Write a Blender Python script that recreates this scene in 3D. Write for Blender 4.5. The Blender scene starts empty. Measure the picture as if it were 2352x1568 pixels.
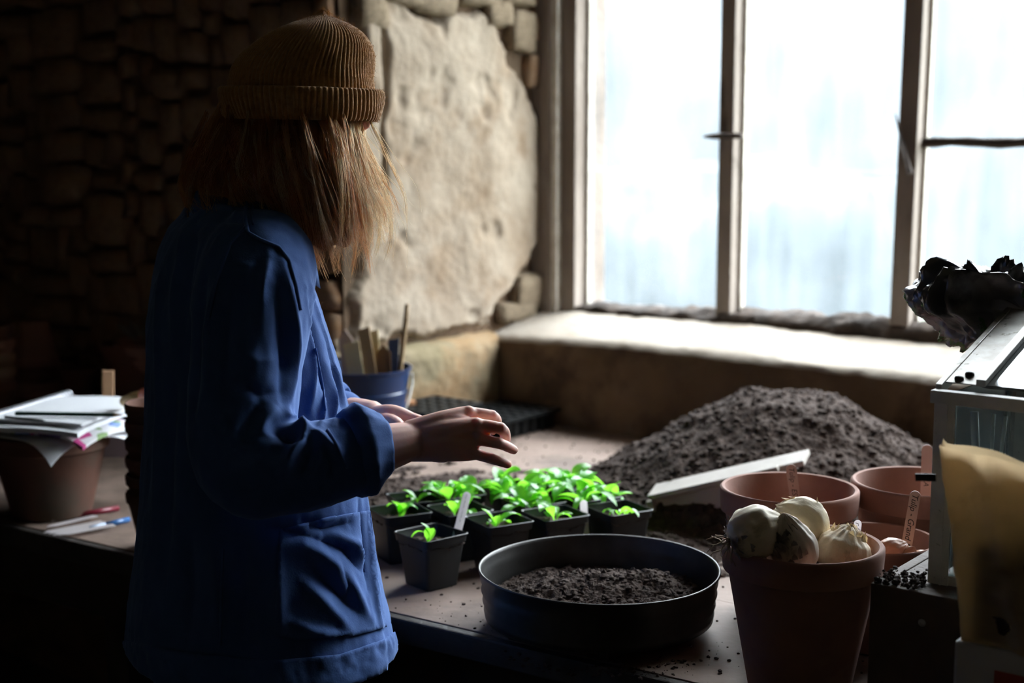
import bpy, bmesh, math, random
import numpy as np
from mathutils import Vector, Matrix, noise as mnoise
from mathutils.bvhtree import BVHTree

random.seed(7)
rng = np.random.default_rng(7)
scene = bpy.context.scene
col = scene.collection

# ------------------------------------------------------------------ camera
F = 3280.0                 # focal length in pixels of the 2352 px wide photograph
PITCH = math.radians(7.71)
CAM = Vector((0, 0, 1.56))
BZ = 0.85                  # bench height
cam_d = bpy.data.cameras.new('camera')
cam_d.sensor_width = 36.0
cam_d.lens = F / 2352 * 36.0
cam_d.clip_start = 0.05
cam_d.dof.use_dof = True
cam_d.dof.focus_distance = 1.93
cam_d.dof.aperture_fstop = 3.3
cam = bpy.data.objects.new('camera', cam_d)
cam.location = CAM
cam.rotation_euler = (math.pi / 2 - PITCH, 0, 0)
col.objects.link(cam)
scene.camera = cam

# ------------------------------------------------------------------ light
scene.view_settings.view_transform = 'Standard'
scene.view_settings.look = 'None'
scene.view_settings.gamma = 1.0
scene.view_settings.use_curve_mapping = False
scene.view_settings.exposure = 1.0
scene.cycles.max_bounces = 8
scene.cycles.diffuse_bounces = 4
scene.cycles.glossy_bounces = 3
scene.cycles.transmission_bounces = 6
scene.cycles.transparent_max_bounces = 12
scene.cycles.sample_clamp_indirect = 4.0
scene.cycles.caustics_reflective = False
scene.cycles.caustics_refractive = False

SKY = 24.0
world = bpy.data.worlds.new('overcast_sky')
scene.world = world
world.use_nodes = True
wn, wl = world.node_tree.nodes, world.node_tree.links
wn.clear()
_out = wn.new('ShaderNodeOutputWorld')
_bg = wn.new('ShaderNodeBackground')
_tc = wn.new('ShaderNodeTexCoord')
_sx = wn.new('ShaderNodeSeparateXYZ')
_mr = wn.new('ShaderNodeMapRange')          # overcast sky: zenith brighter than horizon
_mr.inputs['From Min'].default_value = 0.0
_mr.inputs['From Max'].default_value = 1.0
_mr.inputs['To Min'].default_value = 0.33 * SKY
_mr.inputs['To Max'].default_value = 1.0 * SKY
wl.new(_tc.outputs['Generated'], _sx.inputs[0])
wl.new(_sx.outputs['Z'], _mr.inputs['Value'])
wl.new(_mr.outputs[0], _bg.inputs['Strength'])
_bg.inputs['Color'].default_value = (0.90, 0.955, 1.0, 1)
wl.new(_bg.outputs[0], _out.inputs[0])

# ------------------------------------------------------------------ geometry of the view
_cp, _sp = math.cos(PITCH), math.sin(PITCH)
def ray(px, py):
    x, y = (px - 1176.0) / F, (784.0 - py) / F
    return Vector((x, _cp + y * _sp, -_sp + y * _cp))
def on_z(px, py, z):
    d = ray(px, py)
    return CAM + d * ((z - CAM.z) / d.z)
def at_y(px, py, Y):
    d = ray(px, py)
    return CAM + d * (Y / d.y)
def to_px(p):
    v = Vector(p) - CAM
    fw = v.y * _cp - v.z * _sp
    up = v.y * _sp + v.z * _cp
    return 1176 + F * v.x / fw, 784 - F * up / fw

# room axes: s runs along the window wall, t runs out through the window
O = on_z(1150, 956, BZ); O.z = 0
_ang = math.atan2(0.610, 0.792)
US = Vector((math.cos(_ang), -math.sin(_ang), 0))
UT = Vector((math.sin(_ang), math.cos(_ang), 0))
ROTS = -_ang
def R(s, t, z):
    return O + US * s + UT * t + Vector((0, 0, z))
def st(p):
    v = Vector(p) - O
    return v.dot(US), v.dot(UT)
def on_t(px, py, t):          # hit a vertical plane parallel to the window wall
    d = ray(px, py)
    k = ((O + UT * t) - CAM).dot(UT) / d.dot(UT)
    return CAM + d * k
def on_s(px, py, s):          # hit a vertical plane parallel to the reveal
    d = ray(px, py)
    k = ((O + US * s) - CAM).dot(US) / d.dot(US)
    return CAM + d * k

# ------------------------------------------------------------------ mesh helpers
class MB:
    """collects vertices and faces of ONE mesh"""
    def __init__(self):
        self.v, self.f = [], []
    def add(self, verts, faces):
        o = len(self.v)
        self.v.extend([tuple(p) for p in verts])
        self.f.extend([tuple(i + o for i in f) for f in faces])
        return self
    def box(self, c, size, rot=None):
        c = Vector(c); h = Vector(size) * 0.5
        vs = []
        for sx in (-1, 1):
            for sy in (-1, 1):
                for sz in (-1, 1):
                    p = Vector((sx * h.x, sy * h.y, sz * h.z))
                    if rot is not None: p = rot @ p
                    vs.append(c + p)
        return self.add(vs, [(0, 1, 3, 2), (4, 6, 7, 5), (0, 4, 5, 1), (2, 3, 7, 6), (0, 2, 6, 4), (1, 5, 7, 3)])
    def tube(self, pts, radii, sides=8, caps=True, flat=1.0):
        pts = [Vector(p) for p in pts]
        n = len(pts)
        if not hasattr(radii, '__len__'): radii = [radii] * n
        vs, fs = [], []
        ref = None
        for i, p in enumerate(pts):
            d = (pts[min(i + 1, n - 1)] - pts[max(i - 1, 0)])
            if d.length < 1e-9: d = Vector((0, 0, 1))
            d.normalize()
            if ref is None:
                a = Vector((0, 0, 1)) if abs(d.z) < 0.9 else Vector((1, 0, 0))
                ref = d.cross(a).normalized()
            else:
                ref = (ref - d * ref.dot(d))
                ref = ref.normalized() if ref.length > 1e-6 else d.orthogonal().normalized()
            b = d.cross(ref)
            for k in range(sides):
                an = 2 * math.pi * k / sides
                vs.append(p + (ref * math.cos(an) + b * math.sin(an) * flat) * radii[i])
        for i in range(n - 1):
            for k in range(sides):
                a, b2 = i * sides + k, i * sides + (k + 1) % sides
                fs.append((a, b2, b2 + sides, a + sides))
        if caps:
            fs.append(tuple(range(sides - 1, -1, -1)))
            fs.append(tuple((n - 1) * sides + k for k in range(sides)))
        return self.add(vs, fs)
    def lathe(self, prof, segs=48, origin=(0, 0, 0), closed=False, warp=None):
        o = Vector(origin); vs, fs = [], []
        for (r, z) in prof:
            for k in range(segs):
                a = 2 * math.pi * k / segs
                rr, zz = (r, z) if warp is None else warp(r, z, a)
                vs.append(o + Vector((rr * math.cos(a), rr * math.sin(a), zz)))
        m = len(prof)
        for i in range(m - 1 if not closed else m):
            j = (i + 1) % m
            for k in range(segs):
                k2 = (k + 1) % segs
                fs.append((i * segs + k, i * segs + k2, j * segs + k2, j * segs + k))
        return self.add(vs, fs)
    def prism(self, poly, h0, h1, M=None):
        """poly: 2d points, extruded from h0 to h1 along local z, placed by matrix M"""
        M = M or Matrix()
        n = len(poly)
        vs = [M @ Vector((x, y, h0)) for x, y in poly] + [M @ Vector((x, y, h1)) for x, y in poly]
        fs = [tuple(range(n - 1, -1, -1)), tuple(range(n, 2 * n))]
        fs += [(i, (i + 1) % n, n + (i + 1) % n, n + i) for i in range(n)]
        return self.add(vs, fs)
    def build(self, name, m, parent=None, smooth=False, bevel=0.0, autosmooth=None):
        me = bpy.data.meshes.new(name)
        me.from_pydata(self.v, [], self.f)
        me.update()
        if bevel > 0:
            bm = bmesh.new(); bm.from_mesh(me)
            bmesh.ops.recalc_face_normals(bm, faces=bm.faces)
            es = [e for e in bm.edges if e.is_manifold and e.calc_face_angle(0) > 0.5]
            bmesh.ops.bevel(bm, geom=es, offset=bevel, segments=2, affect='EDGES', profile=0.6)
            bm.to_mesh(me); bm.free()
        return link(name, me, m, parent, smooth, autosmooth)

def link(name, me, m, parent=None, smooth=False, autosmooth=None):
    if smooth:
        me.shade_smooth()
    if autosmooth is not None:
        me.shade_smooth()
        me.set_sharp_from_angle(angle=math.radians(autosmooth))
    o = bpy.data.objects.new(name, me)
    if m is not None and len(me.materials) == 0: me.materials.append(m)
    col.objects.link(o)
    if parent is not None: o.parent = parent
    return o

def empty(name, loc=(0, 0, 0), rz=0.0):
    o = bpy.data.objects.new(name, None)
    o.location = loc; o.rotation_euler = (0, 0, rz); o.empty_display_size = 0.02
    col.objects.link(o)
    return o
def tag(o, label, cat, group=None, kind=None):
    o['label'] = label; o['category'] = cat
    if group: o['group'] = group
    if kind: o['kind'] = kind
    return o
def struct(o, label=None):
    o['kind'] = 'structure'
    if label: o['label'] = label
    return o
def dup(o, parent=None):
    c = o.copy(); col.objects.link(c); c.parent = parent
    for ch in list(o.children): dup(ch, c)
    return c
def set_mesh(name, V, Fc, m, parent=None, smooth=True):
    me = bpy.data.meshes.new(name)
    me.from_pydata([tuple(p) for p in V], [], [tuple(f) for f in Fc]); me.update()
    return link(name, me, m, parent, smooth)

# vectorised value noise -------------------------------------------------
_perm = rng.random((64, 64, 64))
def vnoise(P):
    P = np.asarray(P, float)
    i = np.floor(P).astype(int); f = P - i
    f = f * f * (3 - 2 * f)
    i0 = i % 64; i1 = (i + 1) % 64
    x0, y0, z0 = i0.T; x1, y1, z1 = i1.T
    fx, fy, fz = f.T
    def L(a, b, t): return a + (b - a) * t
    c00 = L(_perm[x0, y0, z0], _perm[x1, y0, z0], fx); c10 = L(_perm[x0, y1, z0], _perm[x1, y1, z0], fx)
    c01 = L(_perm[x0, y0, z1], _perm[x1, y0, z1], fx); c11 = L(_perm[x0, y1, z1], _perm[x1, y1, z1], fx)
    return L(L(c00, c10, fy), L(c01, c11, fy), fz)
def fbm(P, scale=1.0, octv=4, gain=0.5, off=0.0):
    P = np.asarray(P, float) * scale + off
    s, a, tot = 0, 1.0, 0
    for k in range(octv):
        s = s + a * (vnoise(P) - 0.5); tot += a
        P = P * 2.03 + 11.7; a *= gain
    return s / tot * 2.0       # about -1..1
def sstep(a, b, x):
    t = np.clip((x - a) / (b - a), 0, 1)
    return t * t * (3 - 2 * t)
def pts3(a, b, c):
    return np.stack([np.asarray(a, float).ravel(), np.asarray(b, float).ravel(), np.asarray(c, float).ravel()], 1)

# materials ---------------------------------------------------------------
def mat(name, c1, c2=None, scale=8.0, rough=0.8, bump=0.0, bscale=60.0, metal=0.0, spec=0.5, detail=6.0,
        lo=0.35, hi=0.65, stretch=(1, 1, 1), transl=0.0, tcol=None, c3=None, scale3=3.0, lo3=0.5, hi3=0.65, bdist=0.01, sheen=0.0):
    m = bpy.data.materials.new(name)
    m.use_nodes = True
    nt = m.node_tree; N = nt.nodes; Lk = nt.links
    b = N['Principled BSDF']
    b.inputs['Roughness'].default_value = rough
    b.inputs['Metallic'].default_value = metal
    b.inputs['Specular IOR Level'].default_value = spec
    if sheen:
        b.inputs['Sheen Weight'].default_value = sheen
        b.inputs['Sheen Roughness'].default_value = 0.5
    b.inputs['Base Color'].default_value = (*c1, 1)
    tc = N.new('ShaderNodeTexCoord'); mp = N.new('ShaderNodeMapping')
    mp.inputs['Scale'].default_value = stretch
    Lk.new(tc.outputs['Object'], mp.inputs[0])
    src = None
    def ramp(sc, lo_, hi_, dt):
        n = N.new('ShaderNodeTexNoise'); n.inputs['Scale'].default_value = sc; n.inputs['Detail'].default_value = dt
        n.inputs['Roughness'].default_value = 0.6
        Lk.new(mp.outputs[0], n.inputs['Vector'])
        r = N.new('ShaderNodeMapRange'); r.inputs['From Min'].default_value = lo_; r.inputs['From Max'].default_value = hi_
        Lk.new(n.outputs['Fac'], r.inputs['Value'])
        return r
    if c2 is not None:
        r = ramp(scale, lo, hi, detail)
        mx = N.new('ShaderNodeMix'); mx.data_type = 'RGBA'
        Lk.new(r.outputs[0], mx.inputs['Factor'])
        mx.inputs['A'].default_value = (*c1, 1); mx.inputs['B'].default_value = (*c2, 1)
        src = mx.outputs['Result']
        if c3 is not None:
            r3 = ramp(scale3, lo3, hi3, detail)
            m3 = N.new('ShaderNodeMix'); m3.data_type = 'RGBA'
            Lk.new(r3.outputs[0], m3.inputs['Factor']); Lk.new(src, m3.inputs['A'])
            m3.inputs['B'].default_value = (*c3, 1)
            src = m3.outputs['Result']
        Lk.new(src, b.inputs['Base Color'])
    if bump > 0:
        n = N.new('ShaderNodeTexNoise'); n.inputs['Scale'].default_value = bscale; n.inputs['Detail'].default_value = 8
        Lk.new(mp.outputs[0], n.inputs['Vector'])
        bp = N.new('ShaderNodeBump'); bp.inputs['Strength'].default_value = bump; bp.inputs['Distance'].default_value = bdist
        Lk.new(n.outputs['Fac'], bp.inputs['Height']); Lk.new(bp.outputs[0], b.inputs['Normal'])
    if transl > 0:
        t = N.new('ShaderNodeBsdfTranslucent'); t.inputs['Color'].default_value = (*(tcol or c1), 1)
        ms = N.new('ShaderNodeMixShader'); ms.inputs[0].default_value = transl
        Lk.new(b.outputs[0], ms.inputs[1]); Lk.new(t.outputs[0], ms.inputs[2])
        Lk.new(ms.outputs[0], N['Material Output'].inputs[0])
    return m

def evaluated_mesh(o, name):
    dg = bpy.context.evaluated_depsgraph_get()
    me = bpy.data.meshes.new_from_object(o.evaluated_get(dg), preserve_all_data_layers=False, depsgraph=dg)
    me.name = name
    return me
# ================================================================== the room
M_mortar = mat('dark_mortar', (0.15, 0.10, 0.065), (0.09, 0.062, 0.04), scale=5, rough=1, bump=0.8, bscale=25, bdist=0.02, spec=0.1)
M_stone = mat('rubble_stone', (0.36, 0.235, 0.145), (0.22, 0.14, 0.09), scale=6, rough=1, bump=0.7, bscale=30, bdist=0.012, c3=(0.30, 0.17, 0.09), scale3=2.2, spec=0.1)
M_stone_pale = mat('pale_rubble_stone', (0.32, 0.25, 0.17), (0.20, 0.145, 0.095), scale=9, rough=1, bump=0.7, bscale=40, bdist=0.012, c3=(0.17, 0.12, 0.08), scale3=5, lo3=.55, hi3=.72, spec=0.1)
M_plaster = mat('old_lime_plaster', (0.34, 0.28, 0.215), (0.25, 0.19, 0.135), scale=5, rough=1, bump=0.5, bscale=45, bdist=0.008,
                c3=(0.19, 0.125, 0.075), scale3=7, lo3=0.51, hi3=0.76, spec=0.1)
M_plinth = mat('damp_stained_plaster', (0.26, 0.205, 0.135), (0.19, 0.155, 0.09), scale=5, rough=1, bump=0.5, bscale=45, bdist=0.008,
               c3=(0.30, 0.17, 0.08), scale3=4, lo3=0.5, hi3=0.7, spec=0.1)
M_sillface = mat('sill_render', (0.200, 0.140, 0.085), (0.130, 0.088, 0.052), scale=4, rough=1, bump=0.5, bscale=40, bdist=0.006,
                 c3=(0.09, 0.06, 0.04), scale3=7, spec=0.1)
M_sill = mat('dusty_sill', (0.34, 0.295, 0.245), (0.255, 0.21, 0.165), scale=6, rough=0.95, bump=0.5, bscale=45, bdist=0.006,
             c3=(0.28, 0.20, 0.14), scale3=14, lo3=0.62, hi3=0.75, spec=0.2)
M_lime = mat('bounce_limewash', (0.20, 0.165, 0.125), (0.15, 0.12, 0.09), scale=2, rough=1)  # unseen walls made paler to bounce fill light into the room
M_floor = mat('earth_floor', (0.12, 0.10, 0.08), (0.08, 0.065, 0.05), scale=3, rough=1, bump=0.5, bscale=20)
M_ceil = mat('bounce_boards', (0.26, 0.22, 0.17), (0.19, 0.155, 0.115), scale=3, rough=1)  # unseen ceiling, tone raised for bounced fill light
M_frame = mat('weathered_window_wood', (0.26, 0.215, 0.18), (0.15, 0.115, 0.09), scale=7, rough=0.85, bump=0.4, bscale=50, stretch=(1, 1, 0.3), c3=(0.07, 0.05, 0.035), scale3=16, lo3=.6, hi3=.75)
M_putty = mat('old_white_paint', (0.62, 0.58, 0.51), (0.45, 0.40, 0.33), scale=25, rough=0.8, bump=0.3, bscale=60)
M_rot = mat('rotten_wood_and_dirt', (0.060, 0.040, 0.028), (0.028, 0.020, 0.015), scale=14, rough=1, bump=0.8, bscale=60)
M_iron = mat('rusty_iron', (0.10, 0.075, 0.06), (0.05, 0.035, 0.03), scale=20, rough=0.8, metal=0.3, bump=0.3)

T_LEFT = -0.55          # plane of the stone wall left of the recess
T_WIN = 0.30            # plane of the window
S_REV = -0.045          # plane of the plastered reveal
Z_SILL = BZ + 0.215
S_R = 2.20              # right end of the recess
CEIL = 3.25

def slab(name, s0, s1, t0, t1, z0, z1, m, **k):
    b = MB()
    b.add([R(s, t, z) for s in (s0, s1) for t in (t0, t1) for z in (z0, z1)],
          [(0, 1, 3, 2), (4, 6, 7, 5), (0, 4, 5, 1), (2, 3, 7, 6), (0, 2, 6, 4), (1, 5, 7, 3)])
    return b.build(name, m, **k)

struct(slab('floor', -3.4, 4.6, -5.4, 0.9, -0.1, 0.0, M_floor))
struct(slab('ceiling', -3.4, 4.6, -5.4, 0.9, CEIL, CEIL + 0.1, M_ceil))
# stone wall with the window recess cut into it
wall_l = struct(slab('wall_left', -3.3, S_REV - 0.03, T_LEFT + 0.03, 0.6, 0.0, CEIL, M_mortar))
struct(slab('wall_far_left', -3.4, -3.3, -5.3, 0.6, 0, CEIL, M_lime))
struct(slab('wall_rear', -3.4, 4.6, -5.4, -5.3, 0, CEIL, M_lime))
struct(slab('wall_right', 4.5, 4.6, -5.3, 0.6, 0, CEIL, M_lime))
struct(slab('wall_recess_right', S_R, 4.5, T_LEFT, 0.6, 0, CEIL, M_lime))
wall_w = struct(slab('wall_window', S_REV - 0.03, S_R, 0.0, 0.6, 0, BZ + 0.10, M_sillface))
Z_WTOP = 3.00
struct(slab('wall_lintel', S_REV - 0.03, S_R, T_LEFT, 0.6, Z_WTOP, CEIL, M_mortar))

# ---- rubble stones: six shared shapes
def stone_mesh(seed, name):
    bm = bmesh.new()
    bmesh.ops.create_cube(bm, size=1.0)
    bmesh.ops.subdivide_edges(bm, edges=bm.edges[:], cuts=2, use_grid_fill=True)
    P = np.array([v.co for v in bm.verts])
    r = np.abs(P).max(1)
    n = P / np.linalg.norm(P, axis=1)[:, None]
    Q = P * 0.82 + n * 0.5 * 0.19
    Q += 0.13 * np.stack([fbm(P, 1.7, 2, off=seed * 7.1 + k * 3.3) for k in range(3)], 1)
    for v, q in zip(bm.verts, Q): v.co = q
    me = bpy.data.meshes.new(name)
    bm.to_mesh(me); bm.free(); me.shade_smooth()
    return me
STONES = []
for k in range(7):
    me = stone_mesh(k + 1, 'stone'); me.materials.append(M_stone); STONES.append(me)
STONES_P = []
for k in range(5):
    me = stone_mesh(k + 11, 'stone'); me.materials.append(M_stone_pale); STONES_P.append(me)
def put_stone(me, c, w, d, h, rz, parent, tilt=0.0):
    o = bpy.data.objects.new('stone', me); col.objects.link(o)
    o.location = c; o.scale = (w, d, h); o.rotation_euler = (random.uniform(-.04, .04), tilt, rz)
    o.parent = parent
    return o
def rubble():
    """fill the wall face with stones of uneven height, each set in the lowest free gap"""
    s0, s1, z1 = -2.25, S_REV - 0.02, 2.52
    n = 440; ds = (s1 - s0) / n
    top = np.full(n, BZ - 0.03)
    rg = random.Random(12)
    for guard in range(900):
        i = int(np.argmin(top))
        z = top[i]
        if z > z1: break
        w = rg.uniform(0.07, 0.25); h = rg.uniform(0.05, 0.135) * (1.0 if w > .11 else .85)
        j = i; lim = i + max(3, int(w / ds))
        while j < min(lim, n) and top[j] < z + 0.02: j += 1
        if (n - j) * ds < 0.05: j2 = n if np.all(top[j:] < z + 0.03) else j
        else: j2 = j
        ww = (j2 - i) * ds
        if ww < 0.035:
            top[i:j2] = z + 0.018; continue
        g = 0.010
        put_stone(rg.choice(STONES), R(s0 + (i + j2) / 2 * ds, T_LEFT + 0.045 + rg.uniform(-.016, .014), z + h / 2), ww - g * .2, 0.10 + rg.uniform(-.01, .02), h, ROTS, wall_l, rg.uniform(-.07, .07))
        top[i:j2] = z + h + g * rg.uniform(.5, 1.6)
rubble()

# ---- plastered reveal left of the window
wall_rev = struct(slab('wall_reveal', S_REV - 0.10, S_REV - 0.012, T_LEFT + 0.02, 0.55, 0.0, CEIL, M_mortar))
PLASTER_PX = [(838, -40), (905, -30), (935, 20), (1010, 45), (1095, 25), (1150, 95), (1183, 170), (1222, 235), (1246, 330), (1262, 440), (1240, 545), (1185, 640),
              (1140, 700), (1128, 742), (1040, 752), (945, 772), (850, 790), (800, 800), (812, 700), (835, 610), (832, 560), (812, 420), (808, 250), (822, 120)]
poly = []
for (px, py) in PLASTER_PX:
    p = on_s(px, py, S_REV); poly.append((st(p)[1], p.z))
poly = np.array(poly)
def poly_sd(P, poly):
    """signed distance to a polygon, negative inside"""
    x, y = P[:, 0], P[:, 1]
    d = np.full(len(P), 1e9); inside = np.zeros(len(P), bool)
    n = len(poly)
    for i in range(n):
        a, b = poly[i], poly[(i + 1) % n]
        ab = b - a
        t = np.clip(((x - a[0]) * ab[0] + (y - a[1]) * ab[1]) / (ab @ ab + 1e-12), 0, 1)
        d = np.minimum(d, np.hypot(x - a[0] - t * ab[0], y - a[1] - t * ab[1]))
        c = ((a[1] > y) != (b[1] > y))
        with np.errstate(divide='ignore', invalid='ignore'):
            xi = ab[0] * (y - a[1]) / (b[1] - a[1] + 1e-12) + a[0]
        inside ^= c & (x < xi)
    return np.where(inside, -d, d)
tt = np.linspace(T_LEFT - 0.03, 0.33, 190); zz = np.linspace(BZ + 0.16, 2.45, 330)
TT, ZZ = np.meshgrid(tt, zz)
Pn = pts3(TT, ZZ, np.zeros_like(TT))
sd = poly_sd(Pn[:, :2], poly) + 0.022 * fbm(Pn, 14, 4) + 0.012 * fbm(Pn, 45, 3)
inn = sstep(0.012, -0.018, sd)
hgt = -0.020 + 0.034 * inn + 0.012 * fbm(Pn, 5, 3, off=3) + 0.0035 * fbm(Pn, 22, 4, off=9)
# worn hollows and an open crack in the plaster
hgt -= 0.010 * sstep(0.25, 0.6, fbm(Pn, 9, 3, off=21)) * inn
crk = np.abs(Pn[:, 0] + 0.395 + 0.05 * fbm(Pn, 5, 3, off=5) + 0.03 * (Pn[:, 1] - 1.6))
hgt -= 0.022 * np.exp(-(crk / 0.008) ** 2) * sstep(1.35, 1.5, Pn[:, 1])
keep = (sd < 0.02)
nz, ntt = TT.shape
V = [R(S_REV + hgt[i], Pn[i, 0], Pn[i, 1]) for i in range(len(Pn))]
Fc = []
kp = keep.reshape(nz, ntt)
for i in range(nz - 1):
    for j in range(ntt - 1):
        if kp[i, j] and kp[i + 1, j] and kp[i, j + 1] and kp[i + 1, j + 1]:
            a = i * ntt + j
            Fc.append((a, a + 1, a + ntt + 1, a + ntt))
used = sorted({i for f in Fc for i in f}); remap = {a: b for b, a in enumerate(used)}
o = set_mesh('plaster', [V[i] for i in used], [tuple(remap[i] for i in f) for f in Fc], M_plaster, wall_rev)
o['label'] = 'pale lime plaster flaking off the rubble beside the window'
# bare stones around the plaster: over it, in the gap beside the window and low beside the sill
def px_stone(px, py, w, h, s=S_REV - 0.012, me=None, d=0.07):
    c = on_s(px, py, s)
    put_stone(me or random.choice(STONES_P), c, d, w, h, ROTS, wall_rev, random.uniform(-.15, .15))
for (px, py, w, h) in [(980, 5, .17, .06), (1075, -12, .13, .055), (1130, 25, .10, .08), (905, -20, .16, .07), (1185, 75, .10, .11), (1170, -20, .13, .08), (840, 20, .09, .10),
                       (1205, 670, .13, .10), (1175, 712, .15, .05), (1250, 610, .07, .09), (1245, 690, .10, .09), (1255, 700, .12, .07)]:
    px_stone(px, py, w, h)
for (px, py, w, h) in [(1215, 165, .08, .09), (1240, 250, .06, .08), (1262, 330, .06, .08), (1270, 560, .06, .12), (1272, 420, .05, .11), (1235, 60, .08, .10), (1240, -20, .10, .09)]:
    px_stone(px, py, w, h, s=S_REV - 0.02, me=random.choice(STONES))
# lower wall, one hand proud of the plaster, with a mossy ledge
tt = np.linspace(T_LEFT - 0.01, 0.02, 60); zz = np.linspace(BZ - 0.05, Z_SILL - 0.002, 30)
V, Fc = [], []
TT, ZZ = np.meshgrid(tt, zz); Pn = pts3(TT, ZZ, np.zeros_like(TT))
hh = 0.0 + 0.010 * fbm(Pn, 8, 4) + 0.005 * fbm(Pn, 30, 3)
edge = sstep(Z_SILL - 0.03, Z_SILL, Pn[:, 1])
hh -= edge * 0.012
V = [R(hh[i], Pn[i, 0], Pn[i, 1]) for i in range(len(Pn))]
nz, ntt = TT.shape
Fc = [(i * ntt + j, i * ntt + j + 1, (i + 1) * ntt + j + 1, (i + 1) * ntt + j) for i in range(nz - 1) for j in range(ntt - 1)]
b0 = len(V)
for j in range(ntt): V.append(R(S_REV - 0.02, tt[j], Z_SILL + 0.012 + 0.006 * mnoise.noise((tt[j] * 20, 3, 1))))
Fc += [((nz - 1) * ntt + j, (nz - 1) * ntt + j + 1, b0 + j + 1, b0 + j) for j in range(ntt - 1)]
b1 = len(V)
for i in range(nz): V.append(R(S_REV - 0.02, tt[0], zz[i]))
Fc += [(i * ntt, (i + 1) * ntt, b1 + i + 1, b1 + i) for i in range(nz - 1)]
o = set_mesh('plinth', V, Fc, M_plinth, wall_rev)

# ---- sill: sloping top with a worn rounded front edge
ss = np.linspace(S_REV, S_R, 420)
prof_t = [0.0, 0.0, 0.0, 0.004, 0.012, 0.03, 0.06, 0.10, 0.15, 0.20, 0.25, 0.30]
prof_z = [0.0, 0.08, 0.17, 0.200, 0.212, 0.218, 0.224, 0.232, 0.242, 0.252, 0.262, 0.272]
V, Fc = [], []
for s in ss:
    for a, (t, zq) in enumerate(zip(prof_t, prof_z)):
        wob = 0.010 * mnoise.fractal(Vector((s * 4, a * 0.15, 2)), 1, 2, 3) + 0.004 * mnoise.noise(Vector((s * 25, a * .8, 5)))
        low = 0.010 * math.sin(s * 2.2 + .4)
        if a < 3: V.append(R(s, -abs(wob) * 0.3 - 0.002, BZ + zq - (0.02 if a == 0 else 0)))
        else: V.append(R(s, t + wob * (1.4 if a < 6 else 0.2), BZ + zq + low + wob * 0.5))
m_ = len(prof_t)
Fc = [(i * m_ + j, i * m_ + j + 1, (i + 1) * m_ + j + 1, (i + 1) * m_ + j) for i in range(len(ss) - 1) for j in range(m_ - 1)]
me = bpy.data.meshes.new('sill'); me.from_pydata([tuple(v) for v in V], [], Fc); me.update()
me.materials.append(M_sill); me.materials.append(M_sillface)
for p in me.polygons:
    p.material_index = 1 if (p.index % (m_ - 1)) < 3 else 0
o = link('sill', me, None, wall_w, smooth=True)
o['label'] = 'pale dusty window sill with a worn front edge'

# ---- window
def sz(px, py, t=T_WIN):
    p = on_t(px, py, t); return st(p)[0], p.z
win = empty('window_1', R(0.5, T_WIN, Z_SILL)); struct(win, 'old timber window with dusty panes over the potting bench')
def wpart(name, s0, s1, t0, t1, z0, z1, m, bevel=0.003, lean=0.0):
    b = MB()
    b.add([R(s + lean * (zq - z0), t, zq) for s in (s0, s1) for t in (t0, t1) for zq in (z0, z1)],
          [(0, 1, 3, 2), (4, 6, 7, 5), (0, 4, 5, 1), (2, 3, 7, 6), (0, 2, 6, 4), (1, 5, 7, 3)])
    o = b.build(name, m, bevel=bevel)
    o.parent = win; o.matrix_parent_inverse = Matrix.Translation(-win.location)
    return o
s_out = sz(1262, 400)[0]; s_j0 = sz(1306, 400)[0]; s_j1 = sz(1332, 400)[0]; s_p0 = sz(1350, 400)[0]
s_m1 = sz(1649, 400, T_WIN - 0.05)[0]; s_m2 = sz(2054, 400, T_WIN - 0.05)[0]
W_M = 0.042
ZB = Z_SILL + 0.045; ZT = Z_WTOP
wpart('jamb', s_out - 0.03, s_j0, T_WIN - 0.09, T_WIN + 0.03, Z_SILL - 0.02, ZT, M_frame, 0.008)
wpart('bead', s_j0 - 0.004, s_j0 + 0.018, T_WIN - 0.082, T_WIN - 0.05, ZB - .02, ZT, M_putty, 0.004)
wpart('stile', s_j0 + 0.010, s_p0, T_WIN - 0.06, T_WIN + 0.03, ZB - 0.02, ZT, M_frame)
wpart('mullion', s_m1, s_m1 + W_M, T_WIN - 0.05, T_WIN + 0.03, ZB - 0.03, ZT, M_frame)
wpart('putty', s_m1 + W_M - 0.001, s_m1 + W_M + 0.010, T_WIN - 0.012, T_WIN + 0.004, ZB, ZT, M_putty)
wpart('mullion', s_m2, s_m2 + W_M + 0.004, T_WIN - 0.05, T_WIN + 0.03, ZB - 0.03, ZT, M_frame, lean=0.012)
wpart('putty', s_m2 + W_M + 0.003, s_m2 + W_M + 0.013, T_WIN - 0.012, T_WIN + 0.004, ZB, ZT, M_putty, lean=0.012)
wpart('putty', s_p0 - 0.002, s_p0 + 0.011, T_WIN - 0.012, T_WIN + 0.004, ZB, ZT, M_putty)
wpart('jamb', S_R - 0.09, S_R + 0.01, T_WIN - 0.09, T_WIN + 0.03, Z_SILL - 0.02, ZT, M_frame, 0.008)
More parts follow.
